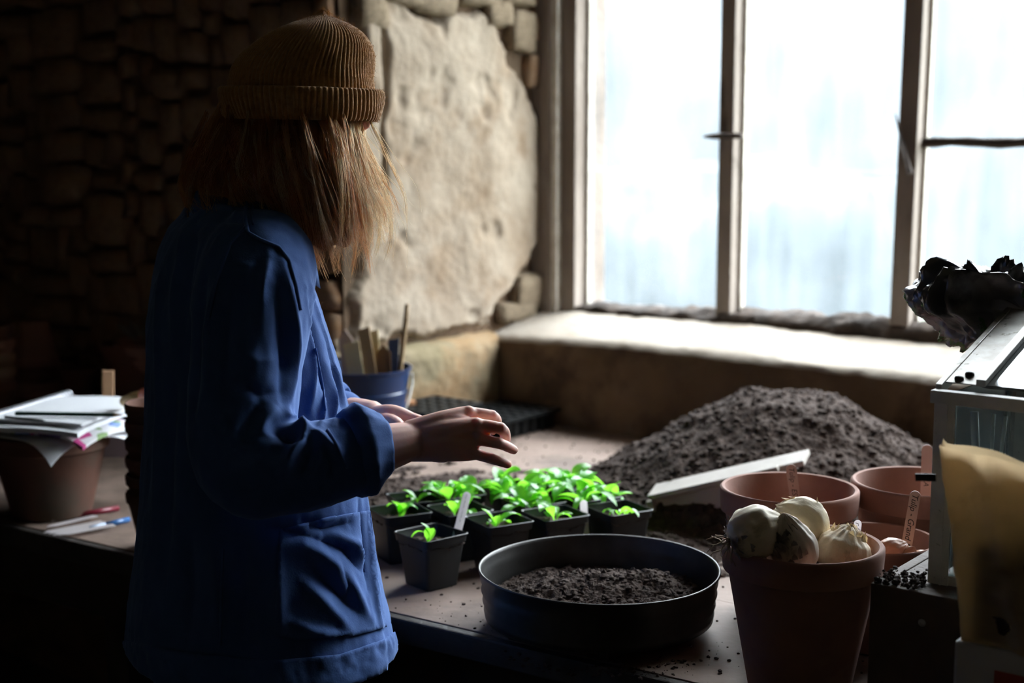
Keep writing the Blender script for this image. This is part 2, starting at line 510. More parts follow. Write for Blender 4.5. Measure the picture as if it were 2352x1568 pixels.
# rotten bottom rail, lumpy with dirt
V, Fc = [], []
ss = np.linspace(s_j0 - 0.05, S_R - 0.02, 380)
for s in ss:
    g = 0.026 + 0.026 * sstep(0.0, 1.0, s)
    for a in range(9):
        an = math.pi * a / 8
        nz_ = 0.012 * mnoise.fractal(Vector((s * 12, a * .7, 1)), 1, 2, 4)
        V.append(R(s, T_WIN - 0.02 - (0.045 + nz_) * math.cos(an), Z_SILL + 0.036 + max(0, (g + nz_ * 1.2)) * math.sin(an) ** 0.55 + 0.012 * (1 - math.cos(an)) * .5))
Fc = [(i * 9 + j, i * 9 + j + 1, (i + 1) * 9 + j + 1, (i + 1) * 9 + j) for i in range(len(ss) - 1) for j in range(8)]
o = set_mesh('bottom_rail', V, Fc, M_rot); o.parent = win; o.matrix_parent_inverse = Matrix.Translation(-win.location)
# panes
def glass_mat(name, seed):
    m = bpy.data.materials.new(name); m.use_nodes = True
    nt = m.node_tree; N = nt.nodes; Lk = nt.links; N.remove(N['Principled BSDF'])
    tc = N.new('ShaderNodeTexCoord')
    mp = N.new('ShaderNodeMapping'); mp.inputs['Scale'].default_value = (1, 1, 0.10); mp.inputs['Location'].default_value = (seed, seed * 2, 0)
    Lk.new(tc.outputs['Object'], mp.inputs[0])
    n1 = N.new('ShaderNodeTexNoise'); n1.inputs['Scale'].default_value = 22; n1.inputs['Detail'].default_value = 6
    Lk.new(mp.outputs[0], n1.inputs['Vector'])
    n2 = N.new('ShaderNodeTexNoise'); n2.inputs['Scale'].default_value = 5; n2.inputs['Detail'].default_value = 4
    Lk.new(tc.outputs['Object'], n2.inputs['Vector'])
    ad = N.new('ShaderNodeMath'); ad.operation = 'ADD'
    Lk.new(n1.outputs['Fac'], ad.inputs[0]); Lk.new(n2.outputs['Fac'], ad.inputs[1])
    mr = N.new('ShaderNodeMapRange'); mr.inputs['From Min'].default_value = 0.7; mr.inputs['From Max'].default_value = 1.35
    mr.inputs['To Min'].default_value = 0.020; mr.inputs['To Max'].default_value = 0.046
    Lk.new(ad.outputs[0], mr.inputs['Value'])
    tp = N.new('ShaderNodeBsdfTransparent'); tp.inputs['Color'].default_value = (0.94, 0.96, 0.97, 1)
    tl = N.new('ShaderNodeBsdfTranslucent'); tl.inputs['Color'].default_value = (0.78, 0.86, 0.94, 1)
    gl = N.new('ShaderNodeBsdfGlossy'); gl.inputs['Roughness'].default_value = 0.08
    m1 = N.new('ShaderNodeMixShader'); Lk.new(mr.outputs[0], m1.inputs[0]); Lk.new(tp.outputs[0], m1.inputs[1]); Lk.new(tl.outputs[0], m1.inputs[2])
    m2 = N.new('ShaderNodeMixShader'); m2.inputs[0].default_value = 0.04
    Lk.new(m1.outputs[0], m2.inputs[1]); Lk.new(gl.outputs[0], m2.inputs[2])
    Lk.new(m2.outputs[0], N['Material Output'].inputs[0])
    return m
M_pane = glass_mat('dusty_glass', 1.3)
def pane(s0, s1, z0, z1, t):
    o = wpart('pane', s0, s1, t, t + 0.003, z0, z1, M_pane, 0)
    return o
z_lap = sz(1500, 384)[1]; z_tr = sz(2200, 327)[1]
pane(s_p0 - 0.004, s_m1 + 0.004, z_lap - 0.012, ZT, T_WIN + 0.0045)
pane(s_p0 - 0.004, s_m1 + 0.004, ZB - 0.01, z_lap, T_WIN)
pane(s_m1 + W_M - 0.004, s_m2 + 0.01, z_lap - 0.012, ZT, T_WIN + 0.0045)
pane(s_m1 + W_M - 0.004, s_m2 + 0.01, ZB - 0.01, z_lap, T_WIN)
s_ms = [s_m2 + (s_m2 - s_m1) * 1.02 * k for k in range(1, 6)]
s_ms = [q for q in s_ms if q < S_R - 0.25]
for q in s_ms: wpart('mullion', q, q + W_M, T_WIN - 0.05, T_WIN + 0.03, ZB - 0.03, ZT, M_frame)
_e = [s_m2] + s_ms + [S_R - 0.085 - W_M]
for a_, b_ in zip(_e[:-1], _e[1:]):
    pane(a_ + W_M - .002, b_ + (0.002 if b_ in s_ms else W_M), z_tr, ZT, T_WIN)
    pane(a_ + W_M - .002, b_ + (0.002 if b_ in s_ms else W_M), ZB - 0.01, z_tr, T_WIN)
# thin glazing bar, lumpy
pts = [R(s, T_WIN - 0.012, z_tr + 0.002 * math.sin(s * 30)) for s in np.linspace(s_m2 + W_M, S_R - 0.08, 30)]
b = MB().tube(pts, [0.011 + 0.003 * mnoise.noise(Vector((i * .7, 0, 0))) for i in range(30)], 8)
o = b.build('glazing_bar', M_rot, win, smooth=True); o.matrix_parent_inverse = Matrix.Translation(-win.location)
# catch on the first mullion, casement stay on the second
c0 = R(s_m1 - 0.035, T_WIN - 0.065, sz(1660, 313, T_WIN - .06)[1]); c1 = R(s_m1 + 0.075, T_WIN - 0.065, sz(1660, 312, T_WIN - .06)[1])
b = MB().tube([c0, c0.lerp(c1, .25), c1], [0.003, 0.008, 0.0075], 8)
o = b.build('catch', M_iron, win); o.matrix_parent_inverse = Matrix.Translation(-win.location)
pa = on_t(2057, 262, T_WIN - 0.06); pb = on_t(2090, 400, T_WIN - 0.06)
b = MB(); b.tube([pa, pa.lerp(pb, .4), pb], [0.004, 0.010, 0.016], 6, flat=0.35)
o = b.build('casement_stay', M_iron, win); o.matrix_parent_inverse = Matrix.Translation(-win.location)

# portal: helps the renderer find the daylight that comes through the opening
pl = bpy.data.lights.new('window_daylight_portal', 'AREA'); pl.shape = 'RECTANGLE'
pl.size = S_R - S_REV; pl.size_y = ZT - Z_SILL
pl.cycles.is_portal = True
po = bpy.data.objects.new('window_daylight_portal', pl); col.objects.link(po)
po.location = R((S_R + S_REV) / 2, T_WIN + 0.12, (ZT + Z_SILL) / 2)
po.rotation_euler = Matrix((US, Vector((0, 0, 1)), UT)).transposed().to_euler()

# ---- outdoors: pale yard, a clipped hedge and trees added to screen the bright sky behind the dusty glass
M_yard = mat('yard_grass', (0.045, 0.060, 0.030), (0.06, 0.07, 0.045), scale=1.0, rough=1)
M_hedge = mat('hedge_leaves', (0.010, 0.015, 0.017), (0.020, 0.026, 0.028), scale=3.0, rough=1)
M_tree = mat('screen_tree_leaves', (0.022, 0.026, 0.030), (0.032, 0.036, 0.039), scale=0.8, rough=1)
struct(slab('ground_outside', -30, 30, 0.7, 45, -0.25, -0.2, M_yard), 'grassy yard outside the window')
def bushy(name, s0, s1, t, depth, z1, m, seed, amp):
    n1, n2 = 120, 40
    V, Fc = [], []
    for i in range(n1):
        u = i / (n1 - 1); s = s0 + (s1 - s0) * u
        for j in range(n2):
            a = math.pi * j / (n2 - 1)
            endr = min(1.0, (1 - abs(2 * u - 1)) * 9) ** 0.5
            q = Vector((s * 1.3, math.cos(a) * 2, math.sin(a) * 2 + seed))
            r = 1 + amp * mnoise.fractal(q, 1, 2, 4)
            sq = 1.0 / max(abs(math.cos(a)), math.sin(a)) ** 0.6
            V.append(R(s, t - math.cos(a) * depth * r * sq * endr, -0.2 + (z1 + 0.2) * math.sin(a) * r * min(sq, 1.15) * (0.6 + 0.4 * endr)))
    Fc = [(i * n2 + j, i * n2 + j + 1, (i + 1) * n2 + j + 1, (i + 1) * n2 + j) for i in range(n1 - 1) for j in range(n2 - 1)]
    return set_mesh(name, V, Fc, m)
_p = on_t(1395, 500, 5.0); _q = on_t(2075, 500, 5.0)
tag(bushy('hedge', st(_p)[0], st(_q)[0], 5.0, 0.6, on_t(1700, 392, 5.0).z, M_hedge, 3.0, 0.10), 'blurred dark hedge seen through the lower window panes', 'hedge')
tag(bushy('screen_tree_belt', -16, 9, 14.0, 1.5, 3.5, M_tree, 8.0, 0.22), 'belt of trees added to screen the bright sky outside the window', 'trees', kind='stuff')
# ================================================================== the bench
M_bench = mat('worn_bench_wood', (0.235, 0.165, 0.128), (0.155, 0.10, 0.075), scale=5, rough=0.75, bump=0.35, bscale=30, bdist=0.004, stretch=(1, 1, 1),
              c3=(0.085, 0.058, 0.042), scale3=5, lo3=0.48, hi3=0.68)
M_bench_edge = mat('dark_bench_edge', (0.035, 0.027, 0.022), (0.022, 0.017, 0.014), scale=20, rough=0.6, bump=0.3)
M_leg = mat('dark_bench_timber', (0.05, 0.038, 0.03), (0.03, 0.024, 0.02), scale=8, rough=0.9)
T_EDGE = -1.375
bench = empty('workbench', R(0, T_EDGE, 0))
tag(bench, 'long worn wooden potting bench running under the window', 'bench')
def bpart(name, s0, s1, t0, t1, z0, z1, m, bevel=0.002):
    o = slab(name, s0, s1, t0, t1, z0, z1, m, bevel=bevel); o.parent = bench
    o.matrix_parent_inverse = Matrix.Translation(-bench.location); return o
def t_edge(s): return -1.450 + 0.0567 * (s + 0.07)         # the bench front is not quite parallel to the wall
def strip(name, s0, s1, ta, tb_, z0, z1, m, bevel=0.002):
    fa = ta if callable(ta) else (lambda q: ta)
    fb = tb_ if callable(tb_) else (lambda q: tb_)
    b = MB(); b.add([R(s, (fa, fb)[k](s), z) for s in (s0, s1) for k in (0, 1) for z in (z0, z1)],
                    [(0, 1, 3, 2), (4, 6, 7, 5), (0, 4, 5, 1), (2, 3, 7, 6), (0, 2, 6, 4), (1, 5, 7, 3)])
    o = b.build(name, m, bench, bevel=bevel); o.matrix_parent_inverse = Matrix.Translation(-bench.location); return o
strip('board', -2.3, 4.3, lambda q: t_edge(q) + 0.0185, -1.021, BZ - 0.03, BZ, M_bench, .0012)
strip('board', -2.3, 4.3, -1.02, T_LEFT - 0.004, BZ - 0.03, BZ - 0.0004, M_bench, .0012)
strip('board', 0.0, S_R - .003, T_LEFT - 0.003, -0.004, BZ - 0.03, BZ - 0.0008, M_bench, .0012)
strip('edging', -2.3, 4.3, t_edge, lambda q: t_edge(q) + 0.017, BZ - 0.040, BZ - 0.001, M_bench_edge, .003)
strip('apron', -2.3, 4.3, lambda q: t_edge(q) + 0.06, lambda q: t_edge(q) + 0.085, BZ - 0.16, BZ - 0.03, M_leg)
for s in (-2.1, 0.1, 2.1, 4.1):
    for t in (t_edge(s) + 0.09, T_LEFT - 0.10):
        bpart('leg', s, s + 0.07, t, t + 0.07, 0, BZ - 0.03, M_leg)
# ================================================================== shared materials
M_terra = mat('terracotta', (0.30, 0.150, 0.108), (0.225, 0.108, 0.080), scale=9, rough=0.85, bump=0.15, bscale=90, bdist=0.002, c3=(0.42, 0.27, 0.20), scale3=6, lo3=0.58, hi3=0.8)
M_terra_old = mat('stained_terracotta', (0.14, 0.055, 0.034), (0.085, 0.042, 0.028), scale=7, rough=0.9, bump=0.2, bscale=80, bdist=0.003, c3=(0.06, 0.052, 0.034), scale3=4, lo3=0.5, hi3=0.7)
M_terra_pale = mat('limey_terracotta', (0.24, 0.17, 0.12), (0.19, 0.10, 0.06), scale=6, rough=0.95, bump=0.2, bscale=80, bdist=0.003)
M_soil = mat('dark_compost', (0.078, 0.055, 0.045), (0.044, 0.031, 0.026), scale=60, rough=1, bump=0.9, bscale=160, bdist=0.006, spec=0.15)
M_label = mat('pale_wooden_label', (0.56, 0.43, 0.37), (0.50, 0.37, 0.31), scale=30, rough=0.7, stretch=(1, 1, 0.1))
M_label_w = mat('white_plastic_label', (0.74, 0.72, 0.72), (0.66, 0.64, 0.64), scale=20, rough=0.5, transl=0.62, tcol=(0.95, 0.90, 0.91))
M_ink = mat('black_marker_ink', (0.012, 0.010, 0.010), rough=0.6)
M_plastic = mat('black_plastic', (0.010, 0.011, 0.012), (0.016, 0.017, 0.017), scale=15, spec=0.3, rough=0.42, bump=0.08, bscale=200, bdist=0.001)
M_gal = mat('dull_galvanised_steel', (0.34, 0.33, 0.31), (0.24, 0.22, 0.20), scale=30, rough=0.5, metal=0.85, bump=0.1, bscale=120, bdist=0.002, c3=(0.10, 0.085, 0.07), scale3=70, lo3=0.62, hi3=0.7)
M_blacksteel = mat('dark_sieve_steel', (0.055, 0.053, 0.05), (0.032, 0.03, 0.028), scale=18, rough=0.42, metal=0.55, bump=0.12, bscale=60, bdist=0.002)
M_sieve_in = M_blacksteel
M_wood = mat('raw_wood', (0.42, 0.29, 0.165), (0.33, 0.22, 0.12), scale=14, rough=0.8, stretch=(1, 1, 0.12), bump=0.15)
M_wood_pale = mat('pale_bleached_wood', (0.43, 0.39, 0.35), (0.34, 0.305, 0.27), scale=9, rough=0.8, bump=0.2, bscale=70, bdist=0.002)
M_wood_dark = mat('dark_stained_box_wood', (0.085, 0.052, 0.036), (0.05, 0.032, 0.024), scale=7, rough=0.8, stretch=(1, 1, .3), bump=0.3, bscale=50)
M_paper_brown = mat('brown_kraft_paper', (0.52, 0.40, 0.26), (0.45, 0.335, 0.21), scale=16, rough=0.85, bump=0.12, bscale=90, bdist=0.003, c3=(0.10, 0.065, 0.035), scale3=9, lo3=0.58, hi3=0.74, transl=0.45, tcol=(0.72, 0.53, 0.31))
M_paper = mat('white_paper', (0.80, 0.81, 0.83), (0.74, 0.75, 0.79), scale=6, rough=0.8)
M_white = mat('white_card', (0.55, 0.52, 0.50), (0.48, 0.45, 0.43), scale=10, rough=0.6)
M_red = mat('red_print', (0.42, 0.05, 0.02), rough=0.6)
M_leaf = mat('seedling_leaf', (0.060, 0.30, 0.025), (0.10, 0.40, 0.035), scale=40, rough=0.32, spec=0.6, transl=0.55, tcol=(0.30, 0.85, 0.05))
M_stem = mat('seedling_stem', (0.30, 0.42, 0.16), rough=0.5, transl=0.3, tcol=(0.4, 0.7, 0.15))

def P_fw(px, py, fw):
    return CAM + ray(px, py) * fw

# ------------------------------------------------------------------ terracotta pots
def pot_profile(r, h, rim_h=0.19, bot=0.64, wall=0.085):
    w = r * wall
    rh = h * rim_h
    rb = r * bot
    r1 = r * 0.915                    # body radius just under the rim
    return [(rb * 0.9, 0.0), (rb, 0.004), (rb + (r1 - rb) * 0.5, (h - rh) * 0.5), (r1, h - rh - 0.003), (r * 0.945, h - rh), (r * 0.985, h - rh + 0.002),
            (r * 0.99, h - rh + 0.008), (r, h - 0.010), (r, h - 0.003), (r - 0.002, h - 0.0006), (r - w * 0.35, h), (r - w * 0.8, h - 0.001), (r - w, h - 0.005),
            (r1 - w, h - rh - 0.004), (rb - w * 0.4 + (r1 - rb) * 0.45, h * 0.42), (rb - w, 0.014), (0.0, 0.012)]
def terracotta(loc, r, h, label, m=None, name='terracotta_pot', group=None, tilt=None, **k):
    o = MB().lathe(pot_profile(r, h, **k) + [], 64).build(name, m or M_terra, smooth=False, autosmooth=35)
    # close the underside
    bm = bmesh.new(); bm.from_mesh(o.data); bm.verts.ensure_lookup_table()
    bmesh.ops.contextual_create(bm, geom=[bm.verts[i] for i in range(64)])
    bm.to_mesh(o.data); bm.free()
    o.data.shade_smooth(); o.data.set_sharp_from_angle(angle=math.radians(40))
    o.location = loc
    if tilt is not None: o.rotation_euler = tilt
    return tag(o, label, 'pot', group)
def rim_pot(cx, cy, wpx, r, label, h=None, **k):
    p = P_fw(cx, cy, 2 * r * F / wpx)
    h = h or (p.z - BZ)
    return terracotta((p.x, p.y, BZ), r, p.z - BZ, label, **k), p

pot_front, PF = rim_pot(1844, 1243, 368, 0.105, 'terracotta pot filled with four large pale bulbs, beside the black sieve')
pot_back, PBk = rim_pot(1813, 1117, 316, 0.105, 'empty terracotta pot with one wooden label, beside the leaning pale board')
pot_rb, PRB = rim_pot(2114, 1103, 311, 0.105, 'terracotta pot with a label standing half behind the glass case post, against the compost heap')
p = P_fw(2012, 1233, 2.04); PMR = p
pot_mid = terracotta((p.x, p.y, BZ), 0.087, p.z - BZ, 'small terracotta pot holding brown tulip bulbs and a label reading Tulip')

# ------------------------------------------------------------------ writing
def text_mesh(txt, size, m, name='lettering', shear=0.25, offset=0.0):
    cu = bpy.data.curves.new(name, 'FONT'); cu.body = txt; cu.size = size; cu.shear = shear; cu.extrude = 0.0002; cu.offset = offset
    cu.align_y = 'CENTER'
    o = bpy.data.objects.new(name, cu); col.objects.link(o)
    me = evaluated_mesh(o, name)
    bpy.data.objects.remove(o); bpy.data.curves.remove(cu)
    me.materials.clear(); me.materials.append(m)
    return me
def plant_label(base, top, width, label, txt=None, size=0.010, m=None, facing=None, name='plant_label', thick=0.0016):
    base, top = Vector(base), Vector(top)
    L = (top - base).length
    zax = (top - base).normalized()
    fc = facing or (CAM - (base + top) * 0.5)
    y = -(fc - zax * fc.dot(zax)).normalized()
    x = y.cross(zax).normalized()
    Mx = Matrix((x, y, zax)).transposed().to_4x4(); Mx.translation = base
    o = empty(name, base); o.matrix_world = Mx
    hw = width / 2
    pl = [(-hw * 0.8, 0), (hw * 0.8, 0), (hw, L * 0.1)] + [(hw * math.cos(a), L - hw + hw * math.sin(a)) for a in np.linspace(0, math.pi, 9)] + [(-hw, L * 0.1)]
    b = MB().prism(pl, -thick / 2, thick / 2, Matrix(((1, 0, 0, 0), (0, 0, 1, 0), (0, 1, 0, 0), (0, 0, 0, 1))))
    st_ = b.build('stick', m or M_label, o)
    if txt:
        t = link('lettering', text_mesh(txt, size, M_ink), None, o)
        # text runs down the stick, from the round top
        t.matrix_local = Matrix(((0, 1, 0, 0), (0, 0, -1, -thick / 2 - 0.0003), (-1, 0, 0, L - hw * 0.55), (0, 0, 0, 1)))
    return tag(o, label, 'plant label', 'plant labels')

def in_pot(px, py, pot_p, dy):       # top of a label: pixel, at a depth near the pot's centre
    return P_fw(px, py, (pot_p - CAM).dot(Vector((0, _cp, -_sp))) + dy)
t0 = in_pot(1816, 1066, PBk, 0.055); b0 = Vector((t0.x + 0.028, t0.y - 0.02, BZ + 0.02))
plant_label(b0, t0, 0.0165, 'wooden label marked Tulip leaning in the pot beside the pale board', 'Tulip - ESTHER', 0.0115)
t0 = in_pot(2104, 1127, PMR, -0.01); b0 = Vector((t0.x - 0.022, t0.y + 0.012, BZ + 0.03))
plant_label(b0, t0, 0.0150, 'wooden label marked Tulip Grand in the pot of brown tulip bulbs', 'Tulip - Grand Per', 0.0125)
t0 = in_pot(2130, 1021, PRB, 0.02); b0 = Vector((t0.x + 0.001, t0.y - 0.0, BZ + 0.03))
plant_label(b0, t0, 0.0165, 'tall wooden label standing behind the glass case post', '             OLA', 0.011)
t0 = in_pot(1971, 1194, PF, 0.055); b0 = Vector((t0.x - 0.01, t0.y - 0.004, BZ + 0.10))
plant_label(b0, t0, 0.0105, 'narrow label poking up among the large pale bulbs', 'r J', 0.0095, M_label_w)

# ------------------------------------------------------------------ bulbs
def bulb_mat(name, base, dark, amount, seed):
    m = mat(name, base, (base[0] * 0.78, base[1] * 0.72, base[2] * 0.62), scale=18, rough=0.65, bump=0.35, bscale=90, bdist=0.004,
            c3=dark, scale3=14 + seed, lo3=amount, hi3=amount + 0.10, stretch=(1, 1, 0.5))
    return m
M_bulbA = bulb_mat('papery_bulb_skin', (0.78, 0.69, 0.53), (0.11, 0.07, 0.045), 0.55, 0)
M_bulbB = bulb_mat('cream_bulb_skin', (0.80, 0.69, 0.48), (0.32, 0.24, 0.15), 0.60, 3)
M_bulbC = bulb_mat('grey_flaking_bulb_skin', (0.66, 0.58, 0.49), (0.10, 0.085, 0.075), 0.54, 5)
M_bulbD = bulb_mat('warm_bulb_skin', (0.80, 0.65, 0.45), (0.22, 0.16, 0.12), 0.58, 7)
M_flake = mat('dry_bulb_flakes', (0.50, 0.42, 0.30), (0.16, 0.11, 0.07), scale=40, rough=0.8, transl=0.3, tcol=(0.6, 0.42, 0.2))
M_flake_d = mat('dark_bulb_scales', (0.11, 0.09, 0.08), (0.26, 0.23, 0.20), scale=60, rough=0.7)
M_root = mat('dry_roots', (0.50, 0.40, 0.28), (0.36, 0.26, 0.17), scale=30, rough=0.9)
M_tulip = mat('brown_tulip_skin', (0.50, 0.27, 0.17), (0.36, 0.17, 0.10), scale=18, rough=0.4, stretch=(1, 1, .3))
def bulb(c, r, axis, label, m, stretch=1.0, neck=1.0, seed=0, flakes=0, fl_at=(0.2, 0.9), roots=0, fl_mat=None, fl_side=None, cat='bulb', group='large pale bulbs in the pot'):
    axis = Vector(axis).normalized()
    Q = axis.to_track_quat('Z', 'Y').to_matrix().to_4x4(); Q.translation = Vector(c)
    root = empty('flower_bulb', c); root.matrix_world = Q
    n1, n2 = 40, 56
    V, Fc = [], []
    A = []
    for i in range(n1 + 1):
        v = i / n1
        th = math.pi * v
        rr = math.sin(th) ** 0.9
        z = -math.cos(th)
        if z > 0.45:                                   # pull the shoulder into a short neck
            k = (z - 0.45) / 0.55
            z = 0.45 + (z - 0.45) * (1 + 0.55 * neck * k)
            rr *= (1 - 0.25 * k)
        for j in range(n2):
            a = 2 * math.pi * j / n2
            A.append((rr * math.cos(a), rr * math.sin(a), z * stretch))
    A = np.array(A)
    d = 1 + 0.10 * fbm(A, 1.4, 2, off=seed * 5) + 0.035 * fbm(A * np.array([1, 1, 0.35]), 7, 3, off=seed)
    ridge = 0.018 * np.cos(np.arctan2(A[:, 1], A[:, 0]) * 13 + 2 * fbm(A, 2, 2, off=seed + 9))
    A = A * (d + ridge * sstep(-0.9, 0.4, A[:, 2]))[:, None] * r
    Fc = [(i * n2 + j, i * n2 + (j + 1) % n2, (i + 1) * n2 + (j + 1) % n2, (i + 1) * n2 + j) for i in range(n1) for j in range(n2)]
    set_mesh('bulb_body', A, Fc, m, root)
    rg = random.Random(seed)
    if flakes:
        mb = MB()
        for k in range(flakes):
            a = rg.uniform(0, 2 * math.pi) if fl_side is None else rg.gauss(fl_side, 0.55)
            v = rg.uniform(*fl_at)
            th = math.pi * v
            n = Vector((math.sin(th) * math.cos(a), math.sin(th) * math.sin(a), -math.cos(th) * stretch))
            p = n * r * 1.03
            up = Vector((0, 0, 1)); tx = up.cross(n).normalized(); ty = n.cross(tx).normalized()
            w = r * rg.uniform(0.06, 0.17); hgt = r * rg.uniform(0.10, 0.34)
            q = [p - tx * w, p + tx * w, p + tx * w * 0.7 + ty * hgt * .6 + n.normalized() * r * rg.uniform(.02, .07),
                 p + ty * hgt + n.normalized() * r * rg.uniform(.03, .16), p - tx * w * 0.8 + ty * hgt * .55 + n.normalized() * r * rg.uniform(.0, .06)]
            mb.add(q, [(0, 1, 2, 3, 4)])
        o = mb.build('papery_skin', fl_mat or M_flake, root); o['kind'] = 'stuff'
    if roots:
        mb = MB()
        for k in range(roots):
            p = Vector((rg.uniform(-.15, .15), rg.uniform(-.15, .15), -0.95 * stretch)) * r
            d = Vector((rg.uniform(-.7, .7), rg.uniform(-.7, .7), -1)).normalized()
            pts = [p]
            L = r * rg.uniform(0.5, 1.1)
            for q in range(6):
                d = (d + Vector((rg.uniform(-.5, .5), rg.uniform(-.5, .5), rg.uniform(-.4, .4)))).normalized()
                pts.append(pts[-1] + d * L / 6)
            mb.tube(pts, [0.0011, .001, .0009, .0008, .0007, .0006, .0004], 5)
        o = mb.build('roots', M_root, root, smooth=True); o['kind'] = 'stuff'
    return tag(root, label, cat, group)
fwP = (PF - CAM).dot(Vector((0, _cp, -_sp)))
bulb(P_fw(1733, 1223, fwP - 0.045), 0.0345, (0.85, 0.15, 0.30), 'pale bulb lying on its side with dark skin and straggling dry roots', M_bulbA, 1.02, 0.5, 1, flakes=26, fl_at=(0.05, 0.35), roots=14, fl_mat=M_flake_d)
bulb(P_fw(1842, 1208, fwP + 0.035), 0.0395, (-0.75, 0.25, 0.50), 'largest smooth cream bulb on top of the heap in the pot', M_bulbB, 0.95, 0.35, 2, flakes=10, fl_at=(0.5, 0.95))
bulb(P_fw(1816, 1262, fwP - 0.045), 0.033, (-0.22, -0.10, 1), 'grey pointed bulb with dark flaking scales at the front of the pot', M_bulbC, 1.12, 0.9, 3, flakes=42, fl_at=(0.45, 0.85), fl_mat=M_flake_d, fl_side=-0.9)
bulb(P_fw(1936, 1268, fwP - 0.005), 0.0355, (0.30, 0.15, 1), 'warm cream bulb with ragged papery frills on top', M_bulbD, 0.92, 0.3, 4, flakes=44, fl_at=(0.72, 0.97))
# compost they lie on
def soil_disc(name, c, r, amp, label, parent=None, dome=0.0, n=26, m=None):
    V, Fc = [(0, 0, 0)], []
    A = [(0.0, 0.0, 0.0)]
    seg = 40
    for i in range(1, n + 1):
        for j in range(seg):
            a = 2 * math.pi * j / seg; q = r * i / n
            A.append((q * math.cos(a), q * math.sin(a), 0))
    A = np.array(A)
    rad = np.hypot(A[:, 0], A[:, 1]) / r
    A[:, 2] = dome * (1 - rad ** 2) + amp * fbm(A + np.array(c), 60, 4) + amp * .5 * fbm(A + np.array(c), 150, 2)
    Fc = [(0, 1 + j, 1 + (j + 1) % seg) for j in range(seg)]
    for i in range(n - 1):
        for j in range(seg):
            a = 1 + i * seg + j; b = 1 + i * seg + (j + 1) % seg
            Fc.append((a, a + seg, b + seg, b))
    o = set_mesh(name, A, Fc, m or M_soil, parent)
    o.location = c
    return o
o = soil_disc('compost', (PF.x, PF.y, PF.z - 0.046), 0.088, 0.008, '')
tag(o, 'dark compost in the pot under the large pale bulbs', 'compost', kind='stuff')
fwM = (PMR - CAM).dot(Vector((0, _cp, -_sp)))
for (px, py, rr, ax, k, lb) in [(2046, 1262, .017, (.9, .1, .3), 21, 'largest brown tulip bulb on top in the small terracotta pot'), (2030, 1280, .016, (-.6, -.3, .4), 22, 'round brown tulip bulb under the largest one, beside the big bulb pot'), (2082, 1283, .0155, (.3, -.4, .8), 23, 'brown tulip bulb at the foot of the Tulip Grand label'), (2110, 1288, .015, (.7, .3, .4), 24, 'brown tulip bulb half hidden by the glass case post')]:
    bulb(P_fw(px, py, fwM - 0.02), rr, ax, lb, M_tulip, 1.15, 0.9, k, group='brown tulip bulbs')
o = soil_disc('compost', (PMR.x, PMR.y, PMR.z - 0.040), 0.071, 0.006, '')
tag(o, 'dark compost in the pot under the brown tulip bulbs', 'compost', kind='stuff')

# ------------------------------------------------------------------ sieve
fwS = 2 * 0.18 * F / 556
PS = P_fw(1375, 1300, fwS)
SB = BZ + 0.020                       # the sieve is propped a finger's width off the bench
hS = PS.z - SB
sv = empty('garden_sieve', (PS.x, PS.y, SB))
tag(sv, 'round black steel garden sieve heaped with dark compost at the bench front', 'sieve')
def sw(r, z, a):
    return r * (1 + 0.003 * math.sin(3 * a + 1)), z + 0.0015 * math.sin(2 * a) * (z / hS)
pr = [(0.166, 0.0), (0.170, 0.001), (0.1715, 0.010), (0.1700, 0.016), (0.1735, 0.024), (0.1715, 0.032), (0.1755, 0.040), (0.1735, 0.048), (0.1765, 0.056), (0.1775, hS - 0.006),
      (0.1800, hS - 0.003), (0.1800, hS - 0.001), (0.1785, hS), (0.1765, hS - 0.001), (0.1755, hS - 0.006), (0.1745, 0.056), (0.1715, 0.048), (0.1735, 0.040), (0.1695, 0.032), (0.1715, 0.024), (0.168, 0.016), (0.1655, 0.006)]
MB().lathe(pr, 96, closed=True, warp=sw).build('side', M_blacksteel, sv, smooth=True)
mb = MB()
for k in range(-20, 21):
    x = k * 0.0082; L = math.sqrt(max(0, 0.166 ** 2 - x * x))
    if L > 0.01:
        mb.tube([(x, -L, 0.006), (x, L, 0.006)], 0.0008, 4); mb.tube([(-L, x, 0.0075), (L, x, 0.0075)], 0.0008, 4)
o = mb.build('mesh_bottom', M_blacksteel, sv); o['kind'] = 'stuff'
for k in (-1, 1):       # unseen battens added to lift the sieve and let light under it
    o = slab('added_batten', 0, 0.24, -0.012, 0.012, 0, 0.020, M_wood_dark, bevel=0.001)
    o.data.transform(Matrix.Translation(-R(0.12, 0, 0)))
    o.location = Vector((PS.x, PS.y, BZ)) + Vector((k * 0.06, 0.04 * -k, 0))
    o.rotation_euler = (0, 0, math.radians(95))
    tag(o, 'thin dark batten added unseen under the round sieve to let light through', 'batten', 'battens added under the sieve')

